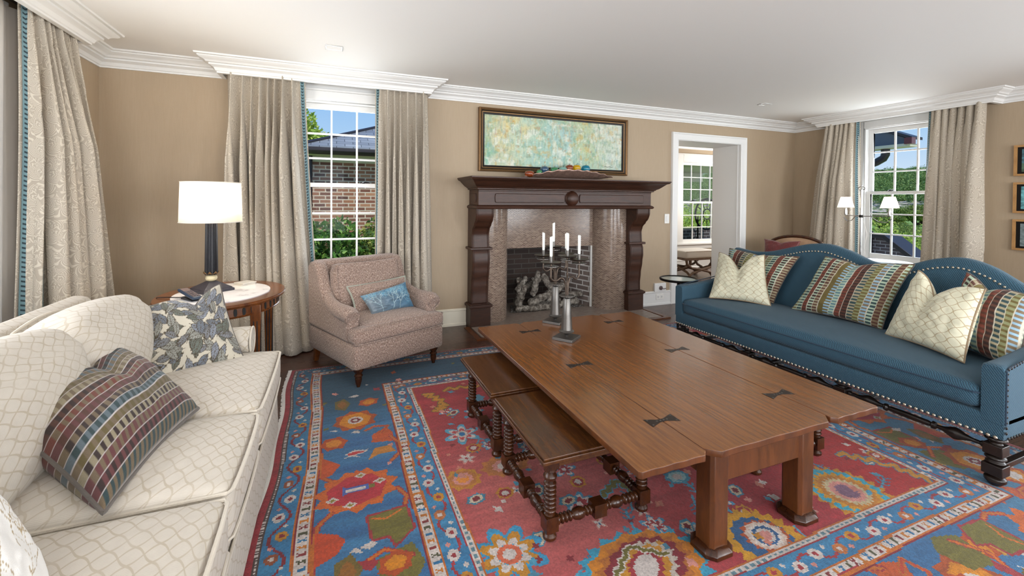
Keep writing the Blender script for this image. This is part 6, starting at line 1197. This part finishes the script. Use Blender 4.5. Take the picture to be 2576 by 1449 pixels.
TR=[((22,11.6,-5),1.5,.75,'leaf_bright','bright green bushy tree left in the right window view'),((14.5,7.3,-5),.62,.25,'leaf_mid','glossy dark magnolia bush beside the brick gable'),((17,7.75,-5),1.1,.75,'leaf_bright','yellow green tree low at the right of the right window view'),((60,29.3,-5),3.0,-.9,'leaf_mid','round green tree at the edge of the distant lawn'),((120,63,-5),5,-.9,'leaf_mid','distant green tree in front of the lake, left one'),((150,70.5,-5),6,1.0,'leaf_mid','distant green tree in front of the lake, right one'),((70,32,-5),2.2,-1.9,'leaf_bright','small yellow green tree beyond the bushy trees near the lawn')]
for i,((x,y,z),r_,zt,m,l) in enumerate(TR):
    r=random.Random(i+40); H=zt-z; bl=[(x+r.uniform(-1,1)*r_*.6,y+r.uniform(-1,1)*r_*.6,z+H*r.uniform(.45,.84)-.1*H,r_*.42,r_*.42,H*.16) for _ in range(18)]; bl.append((x,y,zt-H*.14,r_*.45,r_*.45,H*.14)); leafy('leafy_tree',l,'tree',(x,y,z),bl,15000,(.026*r_+.02) if x<100 else .25,m,.06*r_,'trees outside the right window',i+60)
# outside the adjoining room window: porch, low brick wall, iron chair back
b=MB(); b.box(5.6,9.5,8.3,8.6,-.4,.62); o=b.build('garden_wall',M['dark_shaded_brick']); tag(o,'low dark brick garden wall outside the adjoining room window','wall')
b=MB(); b.box(5.0,10.5,7.6,10.4,2.16,2.26); b.box(5.0,10.5,10.3,10.4,1.9,2.16); o=b.build('porch_roof',M['soffit']); tag(o,'pale green porch ceiling outside the adjoining room window','roof')
ch=thing('iron_garden_chair','black wrought iron garden chair with a round back outside the adjoining room window','chair',(8.2,7.9,-.4)); O=(8.2,7.9,-.4)
b=MB(O); c=Vector((8.2,7.9,1.0)); b.tube([(8.2+.36*cos(a),7.9,1.0+.36*sin(a)) for a in [2*pi*k/32 for k in range(32)]],.022,8,loop=True); b.tube([(8.2+.12*cos(a),7.9,1.0+.12*sin(a)) for a in [2*pi*k/20 for k in range(20)]],.014,6,loop=True)
for k in range(12): a=2*pi*k/12; b.tube([(8.2+.12*cos(a),7.9,1.0+.12*sin(a)),(8.2+.36*cos(a),7.9,1.0+.36*sin(a))],.009,5)
b.build('round_back',M['black_metal'],ch); b=MB(O); b.box(7.86,8.54,7.45,7.9,.40,.44); b.build('seat',M['black_metal'],ch)
for x in (7.9,8.5):
    for y in (7.5,7.88): b=MB(O); b.tube([(x,y,-.4),(x,y,.42 if y<7.8 else .95)],.018,6); b.build('leg',M['black_metal'],ch)
leafy('leafy_tree','bright green trees beyond the low brick wall outside the adjoining room','tree',(12.5,14,-1),[(10+random.uniform(-2,5),14+random.uniform(-1,2),.25+random.uniform(-.8,.85),1.0,1.0,.75) for _ in range(22)],16000,.075,'leaf_bright',.12,None,91)
